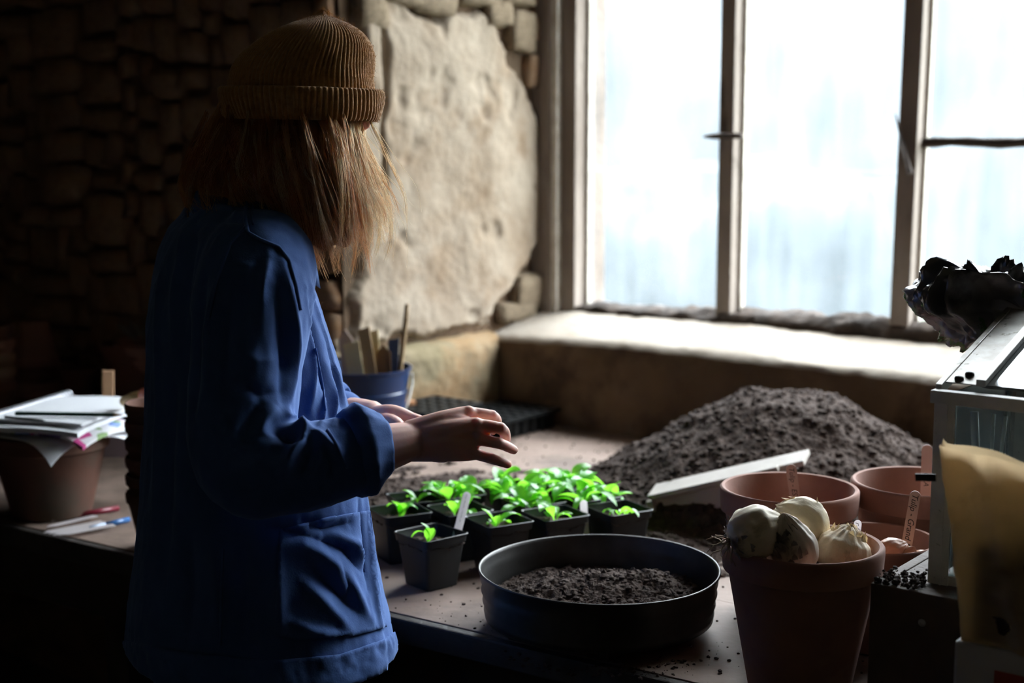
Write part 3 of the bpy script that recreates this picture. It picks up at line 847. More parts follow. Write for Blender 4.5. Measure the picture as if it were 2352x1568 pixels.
# ------------------------------------------------------------------ compost
def clods(mb, centres, rmin, rmax, rg, flat=0.8):
    ico = [(0, 0, -1), (0.7236, -0.5257, -0.4472), (-0.2764, -0.8506, -0.4472), (-0.8944, 0, -0.4472), (-0.2764, 0.8506, -0.4472), (0.7236, 0.5257, -0.4472),
           (0.2764, -0.8506, 0.4472), (-0.7236, -0.5257, 0.4472), (-0.7236, 0.5257, 0.4472), (0.2764, 0.8506, 0.4472), (0.8944, 0, 0.4472), (0, 0, 1)]
    fc = [(0, 2, 1), (0, 1, 5), (0, 5, 4), (0, 4, 3), (0, 3, 2), (1, 2, 6), (2, 3, 7), (3, 4, 8), (4, 5, 9), (5, 1, 10), (6, 10, 1), (7, 6, 2), (8, 7, 3), (9, 8, 4), (10, 9, 5), (6, 11, 10), (7, 11, 6), (8, 11, 7), (9, 11, 8), (10, 11, 9)]
    for c in centres:
        r = rmin + (rmax - rmin) * rg.random() ** 3
        vs = []
        a = rg.uniform(0, 6.28); ca, sa = math.cos(a), math.sin(a)
        for v in ico:
            k = r * rg.uniform(0.65, 1.2)
            x, y = v[0] * ca - v[1] * sa, v[0] * sa + v[1] * ca
            vs.append((c[0] + x * k, c[1] + y * k, c[2] + v[2] * k * flat))
        mb.add(vs, fc)
def heap(name, x0, x1, y0, y1, res, hfun, label, n_clods, crange, seed, cat='compost', zbase=BZ, parent=None):
    xs = np.arange(x0, x1, res); ys = np.arange(y0, y1, res)
    X, Y = np.meshgrid(xs, ys)
    H = hfun(X.ravel(), Y.ravel()).reshape(X.shape)
    keep = H > 0
    ny, nx = X.shape
    kk = keep.copy()                              # one ring of zero-height cells closes the edge on the bench
    kk[1:] |= keep[:-1]; kk[:-1] |= keep[1:]; kk[:, 1:] |= keep[:, :-1]; kk[:, :-1] |= keep[:, 1:]
    H = np.maximum(H, 0)
    idx = -np.ones(X.shape, int); idx[kk] = np.arange(kk.sum())
    V = np.stack([X[kk], Y[kk], zbase + 0.0004 + H[kk]], 1)
    q = kk[:-1, :-1] & kk[1:, :-1] & kk[:-1, 1:] & kk[1:, 1:]
    a = idx[:-1, :-1][q]; b = idx[:-1, 1:][q]; c = idx[1:, 1:][q]; d = idx[1:, :-1][q]
    mb = MB(); mb.v = [tuple(v) for v in V]; mb.f = list(zip(a.tolist(), b.tolist(), c.tolist(), d.tolist()))
    rg = random.Random(seed)
    Hk = H[kk]; prob = np.where(Hk > 0.0005, 1.0, 0.5)
    pick = rng.choice(len(V), size=min(n_clods, len(V)), replace=False, p=prob / prob.sum())
    clods(mb, [V[i] for i in pick], crange[0], crange[1], rg)
    o = mb.build(name, M_soil, parent, smooth=False)
    return tag(o, label, cat, kind='stuff')
MC = np.array([0.560, 2.885])
def h_mound(x, y):
    P3 = pts3(x, y, np.zeros_like(x))
    wob = 1 + 0.16 * fbm(P3, 4, 3, off=2)
    dx, dy = (x - MC[0]), (y - MC[1])
    d = np.hypot(dx / 0.46, dy / 0.44) * wob
    h = 0.262 * np.clip(1 - d, 0, None) ** 0.92
    h = np.minimum(h, 0.205 + 0.25 * (h - 0.205) * (h > 0.205))
    h += sstep(0.0, 0.04, h) * (0.014 * fbm(P3, 16, 4, off=4) + 0.007 * fbm(P3, 60, 3, off=6))
    # raked face towards the bench front
    # thin spill towards the bench front and the seedlings
    f = np.exp(-(((x - 0.30) / 0.20) ** 2 + ((y - 2.58) / 0.26) ** 2)) * 0.020 + np.exp(-(((x - 0.24) / 0.22) ** 2 + ((y - 2.95) / 0.16) ** 2)) * 0.016
    f += 0.010 * fbm(P3, 30, 4, off=8) * sstep(0.004, 0.01, f) - 0.0065
    in_wall = ((x - O.x) * UT.x + (y - O.y) * UT.y) > -0.008
    return np.where(in_wall, -1, np.maximum(h - 0.004, f))
heap('compost_heap', -0.10, 1.12, 2.25, 3.36, 0.0042, h_mound, 'big heap of dark compost on the bench under the window', 5200, (0.0018, 0.0095), 5)
def h_left(x, y):
    P3 = pts3(x, y, np.zeros_like(x))
    f = np.exp(-(((x + 0.20) / 0.22) ** 2 + ((y - 2.86) / 0.20) ** 2)) * 0.022 + 0.012 * fbm(P3, 22, 4, off=18) - 0.006
    return f
heap('compost_spill', -0.62, 0.10, 2.5, 3.2, 0.0055, h_left, 'loose reddish compost spread on the bench behind the seedlings', 1200, (0.002, 0.009), 6)
def h_sieve(x, y):
    P3 = pts3(x, y, np.zeros_like(x))
    dx, dy = x - PS.x, y - PS.y
    d = np.hypot(dx, dy)
    h = 0.016 + 0.030 * np.exp(-(((dx + 0.005) / 0.075) ** 2 + ((dy - 0.02) / 0.07) ** 2)) + 0.022 * np.exp(-(((dx - 0.085) / 0.05) ** 2 + ((dy - 0.03) / 0.06) ** 2)) + 0.014 * np.exp(-(((dx + 0.09) / 0.04) ** 2 + ((dy + 0.0) / 0.06) ** 2))
    h += 0.008 * fbm(P3, 35, 4, off=28) + 0.004 * fbm(P3, 110, 3, off=38)
    return np.where(d < 0.163, h, -1)
heap('sieved_compost', PS.x - .17, PS.x + .17, PS.y - .17, PS.y + .17, 0.0026, h_sieve, 'dark crumbly compost heaped inside the round sieve', 2200, (0.0009, 0.006), 7, zbase=SB + 0.008)
def crumbs():
    rg = random.Random(77); mb = MB(); cs = []
    for k in range(900):
        s = rg.uniform(0.35, 1.75); t = T_EDGE + 0.01 + rg.random() ** 1.4 * 0.9
        p = R(s, t, BZ + 0.0006)
        cs.append(p)
    for k in range(500):
        p = R(rg.uniform(0.05, 0.9), rg.uniform(-0.55, -0.03), BZ + 0.0006); cs.append(p)
    for k in range(260):
        a = rg.gauss(-1.6, 0.5); q = rg.gauss(0.185, 0.012)
        cs.append(Vector((PS.x + q * math.cos(a), PS.y + q * math.sin(a), BZ + .0006)))
    clods(mb, cs, 0.0006, 0.0042, rg, 0.7)
    return mb.build('compost_crumbs', M_soil)
tag(crumbs(), 'crumbs of compost scattered over the bench top', 'compost', kind='stuff')

# ------------------------------------------------------------------ leaning pale board
def board_obj():
    A = P_fw(1506, 1110, 2.735); B = P_fw(1858, 1030, 2.60)
    ax = (B - A).normalized(); L = (B - A).length
    back = Vector((0.15, 0.98, 0.10)); back = (back - ax * back.dot(ax)).normalized()     # the top face tips towards the bench front
    nn = ax.cross(back).normalized()
    if nn.z < 0: nn = -nn
    o = empty('leaning_board', A)
    tag(o, 'pale bleached wooden tray side leaning on the compost heap behind the terracotta pots', 'board')
    def bx(name, a0, a1, b0, b1, c0, c1, m, bev=0.002):
        mb = MB(); mb.add([ax * a + back * b + nn * c for a in (a0, a1) for b in (b0, b1) for c in (c0, c1)],
                          [(0, 1, 3, 2), (4, 6, 7, 5), (0, 4, 5, 1), (2, 3, 7, 6), (0, 2, 6, 4), (1, 5, 7, 3)])
        return mb.build(name, m, o, bevel=bev)
    bx('top_board', 0.0, L, -0.060, 0.0, -0.010, 0.0, M_wood_pale)
    bx('ledge_strip', 0.012, L - 0.045, -0.074, -0.060, -0.006, 0.004, M_wood_pale)
    bx('front_board', 0.010, L - 0.05, -0.062, -0.052, -0.055, -0.010, M_wood_pale)
    bx('end_piece', 0.0, 0.013, -0.076, -0.050, -0.068, -0.006, M_wood_pale)
    return o
board_obj()
# ================================================================== seedling pots
def square_pot_meshes():
    """rim 90 mm, height 88 mm"""
    def ring(h, z, r):
        pts = []
        for (sx, sy, a0) in ((1, 1, 0), (-1, 1, 90), (-1, -1, 180), (1, -1, 270)):
            for k in range(4):
                a = math.radians(a0 + 30 * k)
                pts.append((sx * (h - r) + r * math.cos(a), sy * (h - r) + r * math.sin(a), z))
        return pts
    prof = [(0.030, 0.0, .006), (0.0315, 0.001, .006), (0.0395, 0.072, .006), (0.0395, 0.074, .006), (0.0425, 0.0745, .007), (0.0435, 0.085, .007), (0.0452, 0.0855, .008), (0.0452, 0.0875, .008),
            (0.0440, 0.0880, .007), (0.0425, 0.0870, .007), (0.0410, 0.076, .006), (0.0375, 0.070, .006), (0.0305, 0.003, .006)]
    mb = MB()
    for q in prof: mb.v.extend(ring(*q))
    n = 16
    for i in range(len(prof) - 1):
        for k in range(n):
            mb.f.append((i * n + k, i * n + (k + 1) % n, (i + 1) * n + (k + 1) % n, (i + 1) * n + k))
    mb.f.append(tuple(range(n - 1, -1, -1))); mb.f.append(tuple((len(prof) - 1) * n + k for k in range(n)))
    me = bpy.data.meshes.new('pot'); me.from_pydata(mb.v, [], mb.f); me.update(); me.materials.append(M_plastic)
    me.shade_smooth(); me.set_sharp_from_angle(angle=math.radians(40))
    return me
POT_ME = square_pot_meshes()
def pot_soil_mesh(seed):
    n = 22; xs = np.linspace(-0.0405, 0.0405, n)
    X, Y = np.meshgrid(xs, xs); P3 = pts3(X, Y, np.full_like(X, seed))
    Z = 0.071 + 0.006 * fbm(P3, 70, 4) + 0.003 * fbm(P3, 200, 2)
    V = np.stack([X.ravel(), Y.ravel(), Z], 1)
    mb = MB(); mb.v = [tuple(v) for v in V]
    mb.f = [(i * n + j, i * n + j + 1, (i + 1) * n + j + 1, (i + 1) * n + j) for i in range(n - 1) for j in range(n - 1)]
    rg = random.Random(seed)
    clods(mb, [V[rg.randrange(len(V))] for k in range(60)], 0.001, 0.004, rg)
    me = bpy.data.meshes.new('soil'); me.from_pydata(mb.v, [], mb.f); me.update(); me.materials.append(M_soil)
    return me
SOIL_MES = [pot_soil_mesh(k + 1) for k in range(4)]
def leaf_mesh(L, W, curl, seed, m=None):
    """a leaf blade along +y that arches up and over, folded a little along its midrib"""
    n1, n2 = 12, 5
    V = []
    rg = random.Random(seed)
    y = z = 0.0; ang = math.radians(70)
    tw = rg.uniform(-.3, .3)
    for i in range(n1 + 1):
        v = i / n1
        w = W * (0.10 + 0.90 * math.sin(math.pi * min(1, max(0, (v - 0.22) / 0.78)) ** 0.85) ** 0.75) if v > 0.22 else W * 0.10
        if i == n1: w = W * 0.04
        for j in range(n2):
            u = (j / (n2 - 1)) * 2 - 1
            V.append((w * 0.5 * u * math.cos(tw * v), y, z + abs(u) * w * 0.16 + w * .5 * u * math.sin(tw * v) + 0.03 * w * math.sin(9 * v + 2 * u)))
        y += L / n1 * math.cos(ang); z += L / n1 * math.sin(ang)
        ang -= curl / n1
    Fc = [(i * n2 + j, i * n2 + j + 1, (i + 1) * n2 + j + 1, (i + 1) * n2 + j) for i in range(n1) for j in range(n2 - 1)]
    me = bpy.data.meshes.new('leaf'); me.from_pydata(V, [], Fc); me.update(); me.materials.append(m or M_leaf); me.shade_smooth()
    return me
LEAVES = [leaf_mesh(L, W, c, k) for k, (L, W, c) in enumerate([(0.070, 0.021, 2.0), (0.058, 0.023, 1.5), (0.080, 0.019, 2.5), (0.048, 0.020, 1.2), (0.064, 0.016, 3.0), (0.052, 0.024, 1.9)])]
SLIM = [leaf_mesh(L, W, c, 40 + k) for k, (L, W, c) in enumerate([(0.075, 0.009, 2.6), (0.065, 0.008, 3.2), (0.055, 0.010, 2.0)])]
def seedling_pot(x, y, rot, label, seed, plants, n_leaf, size=1.0, slim=1, lean=0.0):
    o = empty('potted_seedling', (x, y, BZ + 0.0005), rot)
    link('pot', POT_ME, None, o)
    so = link('soil', SOIL_MES[seed % 4], None, o); so['kind'] = 'stuff'
    rg = random.Random(seed * 31)
    for (dx, dy) in plants:
        a0 = rg.uniform(0, 6.28)
        for k in range(n_leaf):
            lf = link('leaf', rg.choice(LEAVES if k >= slim else SLIM), None, o)
            lf.location = (dx + rg.uniform(-.003, .003), dy + rg.uniform(-.003, .003), 0.069)
            lf.rotation_euler = (rg.uniform(-.25, .55) + lean, rg.uniform(-.25, .25), a0 + k * 2.4 + rg.uniform(-.4, .4))
            s = size * rg.uniform(0.75, 1.15); lf.scale = (s, s, s)
    return tag(o, label, 'seedling', 'seedling pots')
def rimc(px, py):
    return on_z(px, py, BZ + 0.088)
A30 = math.radians(30)
SP = []
def sp(px, py, rot, label, seed, plants, n_leaf, **k):
    p = rimc(px, py); SP.append((p.x, p.y)); return seedling_pot(p.x, p.y, rot, label, seed, plants, n_leaf, **k)
sp(990, 1222, math.radians(41), 'square black pot with one drooping seedling and a white label, beside the sieve', 1, [(-.012, -.008)], 4, size=.8, lean=.25)
sp(917, 1170, math.radians(28), 'square black pot with a rosette of round bright leaves, touching the blue jacket', 2, [(.004, 0)], 6, size=.85)
sp(1056, 1166, A30, 'square black pot with few leaves, behind the pot with the white label', 3, [(-.008, .004), (.02, .015)], 4, size=.85)
sp(1146, 1191, A30, 'square black pot with a floppy blue-green seedling, behind the sieve rim', 4, [(-.004, 0.004)], 6, size=.9)
sp(1275, 1177, A30, 'square black pot with one upright seedling and bare soil around it, behind the sieve', 5, [(-.002, -.004)], 5, size=.95)
sp(1421, 1165, A30, 'square black pot with a small bright seedling at one corner, nearest the leaning board', 6, [(-.006, -.004)], 5, size=.8)
sp(957, 1140, math.radians(25), 'square black pot with arching slim leaves, beside the loose reddish compost', 7, [(0, 0)], 4, size=.85, slim=2)
e1 = Vector((0.0985, 0.0375)); e2 = Vector((-0.040, 0.092))
d0 = Vector(SP[3]); k = 8
rows = [(1, 1, 'behind the upright seedling'), (2, 1, 'behind the small corner seedling'), (0, 2, 'in back row beneath the hand'), (1, 2, 'amid the back row'), (2, 2, 'back row nearest compost heap')]
for (i, j, w) in rows:
    q = d0 + e1 * i * 1.03 + e2 * j * 1.03
    seedling_pot(q.x, q.y, A30, 'square black pot crowded with tall bright green leaves, ' + w, k, [(-.02, -.015), (.02, .012), (-.012, .022), (.022, -.02)], 5, size=1.30, lean=-.12)
    k += 1
# labels among the seedlings
t0 = on_z(1074, 1130, BZ + 0.140); b0 = Vector((SP[0][0] + 0.032, SP[0][1] - 0.002, BZ + 0.045))
plant_label(b0, t0, 0.0135, 'white plastic label covered in tiny writing, stuck in the nearest seedling pot', '-~.- ~-.-~ . -~.~- .~', 0.0065, M_label_w)
t0 = on_z(1340, 1148, BZ + 0.105)
plant_label((t0.x + 0.006, t0.y - 0.004, BZ + 0.001), t0, 0.013, 'blank white plastic label standing between two seedling pots', None, m=M_label_w)

# ================================================================== cell trays by the reveal
def cell_mesh(w, h):
    mb = MB(); t = 0.0012
    o_, i_ = w / 2, w / 2 - 0.004
    lv = [(o_ * 0.66, 0), (o_ - 0.004, h - 0.003), (o_, h - 0.0025), (o_, h), (i_, h), (o_ * 0.6, 0.004)]
    for (q, z) in lv: mb.v.extend([(q, q, z), (-q, q, z), (-q, -q, z), (q, -q, z)])
    for i in range(len(lv) - 1):
        for k in range(4): mb.f.append((i * 4 + k, i * 4 + (k + 1) % 4, (i + 1) * 4 + (k + 1) % 4, (i + 1) * 4 + k))
    mb.f.append((3, 2, 1, 0)); mb.f.append(tuple((len(lv) - 1) * 4 + k for k in range(4)))
    me = bpy.data.meshes.new('cell'); me.from_pydata(mb.v, [], mb.f); me.update(); me.materials.append(M_plastic)
    return me
CELL = cell_mesh(0.036, 0.05)
def cell_tray(s, t, z, ns, nt, label, rot=0.0):
    o = empty('cell_tray', R(s, t, z), ROTS + rot)
    for i in range(ns):
        for j in range(nt):
            c = link('cell', CELL, None, o); c.location = ((i - (ns - 1) / 2) * 0.036, (j - (nt - 1) / 2) * 0.036, 0)
    mb = MB(); a, b = ns * 0.018, nt * 0.018
    for (x, y, lx, ly) in ((a + .003, 0, .006, 2 * b + .012), (-a - .003, 0, .006, 2 * b + .012), (0, b + .003, 2 * a, .006), (0, -b - .003, 2 * a, .006)):
        mb.box((x, y, 0.045), (lx, ly, 0.010))
    mb.build('rim', M_plastic, o)
    return tag(o, label, 'seed tray', 'black cell trays')
cell_tray(0.115, -0.135, BZ + 0.0005, 5, 6, 'black plastic cell tray in the corner between sill and plaster wall')
cell_tray(0.100, -0.395, BZ + 0.0005, 4, 5, 'black plastic cell tray under another one, against the plaster wall', 0.05)
cell_tray(0.100, -0.395, BZ + 0.0515, 4, 5, 'black plastic cell tray stacked on another one beside the blue bucket', -0.04)
o = MB().box((0, 0, 0.005), (0.055, 0.016, 0.010)).build('wood_offcut', mat('orange_wood', (0.55, 0.27, 0.13), (0.45, 0.2, 0.09), scale=20, rough=.8), bevel=.001)
o.location = R(0.065, -0.455, BZ + 0.102); o.rotation_euler = (0, 0, 0.5)
tag(o, 'small orange wooden offcut lying on the stacked cell tray', 'offcut')

# ================================================================== blue bucket with stakes
M_bucket = mat('navy_bucket_paint', (0.012, 0.027, 0.085), (0.015, 0.035, 0.10), scale=8, rough=0.35, spec=0.6)
fwB = 3.19
BC = P_fw(829, 842, fwB); BR = 0.113; BH = BC.z - BZ
bk = empty('bucket', (BC.x, BC.y, BZ)); tag(bk, 'navy blue metal bucket of wooden stakes behind the gardener', 'bucket')
pb = [(0.078, 0.0), (0.082, 0.002), (0.084, 0.012), (BR - 0.012, BH - 0.062), (BR - 0.008, BH - 0.060), (BR - 0.0075, BH - 0.052), (BR - 0.010, BH - 0.05), (BR - 0.003, BH - 0.008), (BR, BH - 0.006), (BR + 0.001, BH), (BR - 0.003, BH), (BR - 0.006, BH - 0.01),
      (0.080, 0.006), (0.0, 0.006)]
MB().lathe(pb, 64).build('body', M_bucket, bk, smooth=False, autosmooth=40)
pts = []
for k in range(25):
    a = math.pi * k / 24
    x = BR * 1.01 * math.cos(a)
    pts.append(Vector((x, -BR * 0.55 * math.sin(a) - 0.05 * math.sin(a), BH - 0.03 - 0.125 * math.sin(a))))
MB().tube(pts, 0.003, 8).build('handle', M_gal, bk, smooth=True)
for sgn in (-1, 1):
    MB().box((sgn * (BR + 0.001), 0, BH - 0.03), (0.004, 0.026, 0.03)).build('ear', M_gal, bk, bevel=.001)
M_stakeA = mat('pale_stake_wood', (0.62, 0.50, 0.27), (0.52, 0.40, 0.2), scale=10, rough=.8, stretch=(1, 1, .1))
M_stakeB = mat('brown_stake_wood', (0.30, 0.19, 0.095), (0.22, 0.13, 0.06), scale=10, rough=.8, stretch=(1, 1, .1))
M_cane = mat('bamboo_cane', (0.34, 0.22, 0.10), (0.24, 0.15, 0.07), scale=12, rough=.6, stretch=(1, 1, .3))
def stake(pxt, pyt, pxb, w, d, m, label, fw=fwB, name='wooden_stake', point=0.0, cat='stake'):
    top = P_fw(pxt, pyt, fw); bot = P_fw(pxb, 846, fw)
    dirv = (bot - top).normalized()
    k = (BZ + 0.012 - top.z) / dirv.z
    base = top + dirv * k
    # keep the foot inside the bucket
    v = Vector((base.x - BC.x, base.y - BC.y)); 
    if v.length > 0.066: v = v.normalized() * 0.066; base.x, base.y = BC.x + v.x, BC.y + v.y
    zx = (top - base); L = zx.length; zx.normalize()
    x = Vector((1, 0, 0)); x = (x - zx * x.dot(zx)).normalized(); y = zx.cross(x)
    Mx = Matrix((x, y, zx)).transposed().to_4x4(); Mx.translation = base
    hw = w / 2
    pl = [(-hw, 0), (hw, 0), (hw, L - point), (0, L), (-hw, L - point)] if point else [(-hw, 0), (hw, 0), (hw, L), (-hw, L - .004)]
    b = MB().prism(pl, -d / 2, d / 2, Matrix(((1, 0, 0, 0), (0, 0, 1, 0), (0, 1, 0, 0), (0, 0, 0, 1))))
    o = b.build(name, m, bevel=0.0008); o.matrix_world = Mx
    return tag(o, label, cat, 'stakes in the blue bucket')
stake(806, 785, 815, 0.036, 0.006, M_stakeA, 'broad pale yellow wooden stake in the blue bucket', fwB - 0.02)
stake(835, 752, 850, 0.026, 0.010, M_cane, 'tall tan wooden stake leaning in the blue bucket', fwB - 0.01)
stake(858, 757, 866, 0.020, 0.006, M_stakeA, 'thin pale stake behind the tan one in the bucket', fwB + 0.03)
stake(880, 790, 882, 0.032, 0.006, M_stakeB, 'short brown wooden stake with pointed top in the bucket', fwB + 0.01, point=0.02)
stake(792, 755, 800, 0.030, 0.006, mat('pinkish_stake', (0.42, 0.32, 0.26), (0.36, 0.26, 0.2), scale=10), 'pinkish pointed stake half hidden behind the jacket', fwB + 0.05, point=0.025)
def rod(pxt, pyt, pxb, pyb, r, m, name, label, cat, fw):
    top = P_fw(pxt, pyt, fw); bot = P_fw(pxb, pyb, fw)
    dv = (bot - top).normalized(); base = top + dv * ((BZ + 0.014 - top.z) / dv.z)
    v = Vector((base.x - BC.x, base.y - BC.y))
    if v.length > 0.068: v = v.normalized() * 0.068; base.x, base.y = BC.x + v.x, BC.y + v.y
    n = 14
    pts = [base.lerp(top, i / (n - 1)) for i in range(n)]
    o = MB().tube(pts, [r * (1.12 if i % 5 == 0 else 1.0) for i in range(n)], 10).build(name, m, smooth=True)
    return tag(o, label, cat, None)
rod(936, 698, 929, 825, 0.0058, M_cane, 'garden_cane', 'slim brown cane standing tall in the blue bucket', 'cane', fwB + 0.0)
dk = mat('dark_tool_steel', (0.05, 0.055, 0.06), (0.08, 0.085, 0.09), scale=20, rough=.35, metal=.6)
o = stake(905, 776, 910, 0.024, 0.016, dk, 'dark steel tool handle standing in the blue bucket', fwB + 0.02, name='hand_tool', cat='tool')

# ================================================================== glass case, box under it, paper bag, black bag
GA = P_fw(2147, 897, 1.75)                         # top front corner of the case
gs, gt = st(GA)
z_top = GA.z; z_box = P_fw(2150, 1350, 1.76).z
wb = empty('wooden_box', R(gs + 0.2, gt + 0.15, BZ))
tag(wb, 'dark wooden box under the metal framed glass case', 'box')
def wpart2(root, name, s0, s1, t0, t1, z0, z1, m, bevel=0.0015):
    o = slab(name, s0, s1, t0, t1, z0, z1, m, bevel=bevel); o.parent = root
    o.matrix_parent_inverse = root.matrix_world.inverted() if False else (Matrix.LocRotScale(root.location, root.rotation_euler, None)).inverted()
    return o
bs0, bs1, bt0, bt1 = gs - 0.055, gs + 0.46, gt - 0.045, gt + 0.36
wpart2(wb, 'front_panel', bs0, bs1, bt0, bt0 + 0.014, BZ + 0.0005, z_box, M_wood_dark)
wpart2(wb, 'back_panel', bs0, bs1, bt1 - 0.014, bt1, BZ + 0.0005, z_box, M_wood_dark)
wpart2(wb, 'side_panel', bs0, bs0 + 0.014, bt0 + 0.0145, bt1 - 0.0145, BZ + 0.0005, z_box, M_wood_dark)
wpart2(wb, 'side_panel', bs1 - 0.014, bs1, bt0 + 0.0145, bt1 - 0.0145, BZ + 0.0005, z_box, M_wood_dark)
wpart2(wb, 'lid', bs0 + 0.0145, bs1 - 0.0145, bt0 + 0.0145, bt1 - 0.0145, z_box - 0.013, z_box - 0.001, M_wood_dark)
sc = P_fw(2091, 1448, 1.715); ss_, tt_ = st(sc)
b = MB().lathe([(0.0045, 0), (0.005, 0.001), (0.004, 0.002), (0.0025, 0.002), (0.002, 0.0008), (0, .0008)], 16)
o = b.build('screw', M_gal, wb); o.matrix_parent_inverse = Matrix.LocRotScale(wb.location, wb.rotation_euler, None).inverted()
o.matrix_basis = Matrix.Translation(R(ss_, bt0 - 0.0002, sc.z)) @ Matrix.Rotation(ROTS, 4, 'Z') @ Matrix.Rotation(math.pi / 2, 4, 'X')
rg = random.Random(3); mb = MB()
cs = [R(bs0 + 0.004 + rg.random() * 0.055, bt0 + rg.random() * 0.05, z_box + 0.001 + abs(rg.gauss(0, .006))) for k in range(260)]
clods(mb, cs, 0.0008, 0.005, rg, .8)
tag(mb.build('compost_crumbs', M_soil), 'little pile of compost crumbs on the corner of the dark wooden box', 'compost', kind='stuff')

gc = empty('glass_case', R(gs, gt, z_box)); tag(gc, 'metal framed glass propagator case with a sloping glass lid on the wooden box', 'glass case')
def gpart(name, s0, s1, t0, t1, z0, z1, m, bevel=0.001, slope=False):
    b = MB()
    def zz(t, z): return z + ((t - gt) * math.tan(math.radians(16.5)) if slope else 0)
    b.add([R(s, t, zz(t, z)) for s in (s0, s1) for t in (t0, t1) for z in (z0, z1)],
          [(0, 1, 3, 2), (4, 6, 7, 5), (0, 4, 5, 1), (2, 3, 7, 6), (0, 2, 6, 4), (1, 5, 7, 3)])
    o = b.build(name, m, gc, bevel=bevel)
    o.matrix_parent_inverse = Matrix.Translation(-gc.location)
    return o
GW, GD = 0.40, 0.30
PW = 0.0135
M_gal_p = mat('whitish_corroded_steel', (0.62, 0.60, 0.57), (0.50, 0.48, 0.455), scale=30, rough=0.55, metal=0.0, bump=0.1, bscale=150, bdist=.001, c3=(0.10, 0.085, 0.07), scale3=140, lo3=0.66, hi3=0.74)
def mk_glass(name, tint, haze):
    m = bpy.data.materials.new(name); m.use_nodes = True
    N = m.node_tree.nodes; Lk = m.node_tree.links; N.remove(N['Principled BSDF'])
    tp = N.new('ShaderNodeBsdfTransparent'); tp.inputs['Color'].default_value = (*tint, 1)
    gl = N.new('ShaderNodeBsdfGlossy'); gl.inputs['Roughness'].default_value = 0.03; gl.inputs['Color'].default_value = (0.9, 0.95, 1, 1)
    df = N.new('ShaderNodeBsdfTranslucent'); df.inputs['Color'].default_value = (0.7, 0.75, 0.76, 1)
    dd = N.new('ShaderNodeBsdfDiffuse'); dd.inputs['Color'].default_value = (0.6, 0.62, 0.6, 1)
    n = N.new('ShaderNodeTexNoise'); n.inputs['Scale'].default_value = 30; n.inputs['Detail'].default_value = 6
    r = N.new('ShaderNodeMapRange'); r.inputs['To Min'].default_value = haze * 0.6; r.inputs['To Max'].default_value = haze * 1.4
    tc = N.new('ShaderNodeTexCoord'); Lk.new(tc.outputs['Object'], n.inputs['Vector']); Lk.new(n.outputs['Fac'], r.inputs['Value'])
    md = N.new('ShaderNodeMixShader'); Lk.new(df.outputs[0], md.inputs[1]); Lk.new(dd.outputs[0], md.inputs[2])
    m1 = N.new('ShaderNodeMixShader'); Lk.new(r.outputs[0], m1.inputs[0]); Lk.new(tp.outputs[0], m1.inputs[1]); Lk.new(md.outputs[0], m1.inputs[2])
    fr = N.new('ShaderNodeFresnel'); fr.inputs['IOR'].default_value = 1.5
    m2 = N.new('ShaderNodeMixShader'); Lk.new(fr.outputs[0], m2.inputs[0]); Lk.new(m1.outputs[0], m2.inputs[1]); Lk.new(gl.outputs[0], m2.inputs[2])
    Lk.new(m2.outputs[0], N['Material Output'].inputs[0])
    return m
M_glass = mk_glass('case_glass', (0.88, 0.93, 0.92), 0.05)
M_glass_lid = mk_glass('dusty_lid_glass', (0.85, 0.90, 0.90), 0.28)
for (s, t) in ((gs, gt), (gs + GW, gt), (gs, gt + GD), (gs + GW, gt + GD)):
    k = 1 if s == gs else -1; q = 1 if t == gt else -1
    ex = (t - gt) * math.tan(math.radians(16.5))
    gpart('corner_post', min(s, s + k * 0.026), max(s, s + k * 0.026), min(t, t + q * 0.003), max(t, t + q * 0.003), z_box, z_top - 0.014 + ex, M_gal_p)
    gpart('post_flange', min(s, s + k * 0.003), max(s, s + k * 0.003), min(t + q * .003, t + q * 0.026), max(t + q * .003, t + q * 0.026), z_box, z_top - 0.014 + ex, M_gal_p)
gpart('post_seam', gs + 0.015, gs + 0.0175, gt - 0.0012, gt, z_box, z_top - 0.014, M_gal_p, 0)
gpart('top_rail', gs - 0.004, gs + GW + 0.004, gt - 0.004, gt + 0.012, z_top - 0.015, z_top + 0.001, M_gal_p)
gpart('top_rail', gs - 0.004, gs + GW + 0.004, gt + GD - 0.012, gt + GD + 0.004, z_top - 0.015, z_top, M_gal_p, slope=True)
gpart('side_rail', gs - 0.004, gs + 0.004, gt + .012, gt + GD, z_top - 0.012, z_top + 0.003, M_gal, slope=True)
gpart('side_rail', gs + GW - 0.004, gs + GW + 0.004, gt + .012, gt + GD, z_top - 0.012, z_top + 0.003, M_gal, slope=True)
gpart('bottom_rail', gs, gs + GW, gt + .003, gt + 0.010, z_box, z_box + 0.012, M_gal_p)
gpart('lid_plate', gs + 0.0045, gs + 0.048, gt + 0.022, gt + GD - 0.02, z_top + 0.0006, z_top + 0.0022, M_gal, slope=True)
gpart('lid_bar', gs + 0.044, gs + 0.056, gt + 0.018, gt + GD - 0.02, z_top + 0.0024, z_top + 0.0105, M_gal, slope=True)
gpart('lid_pane', gs + 0.050, gs + GW - 0.006, gt + 0.024, gt + GD - 0.02, z_top - 0.002, z_top + 0.002, M_glass_lid, 0, slope=True)
gpart('front_pane', gs + 0.026, gs + GW - 0.026, gt + 0.0045, gt + 0.0070, z_box + 0.005, z_top - 0.014, M_glass, 0)
gpart('back_pane', gs + 0.026, gs + GW - 0.026, gt + GD - 0.007, gt + GD - 0.0045, z_box + 0.005, z_top + 0.06, M_glass, 0)
gpart('side_pane', gs + 0.0045, gs + 0.0065, gt + 0.027, gt + GD - 0.027, z_box + 0.005, z_top - 0.008, M_glass, 0)
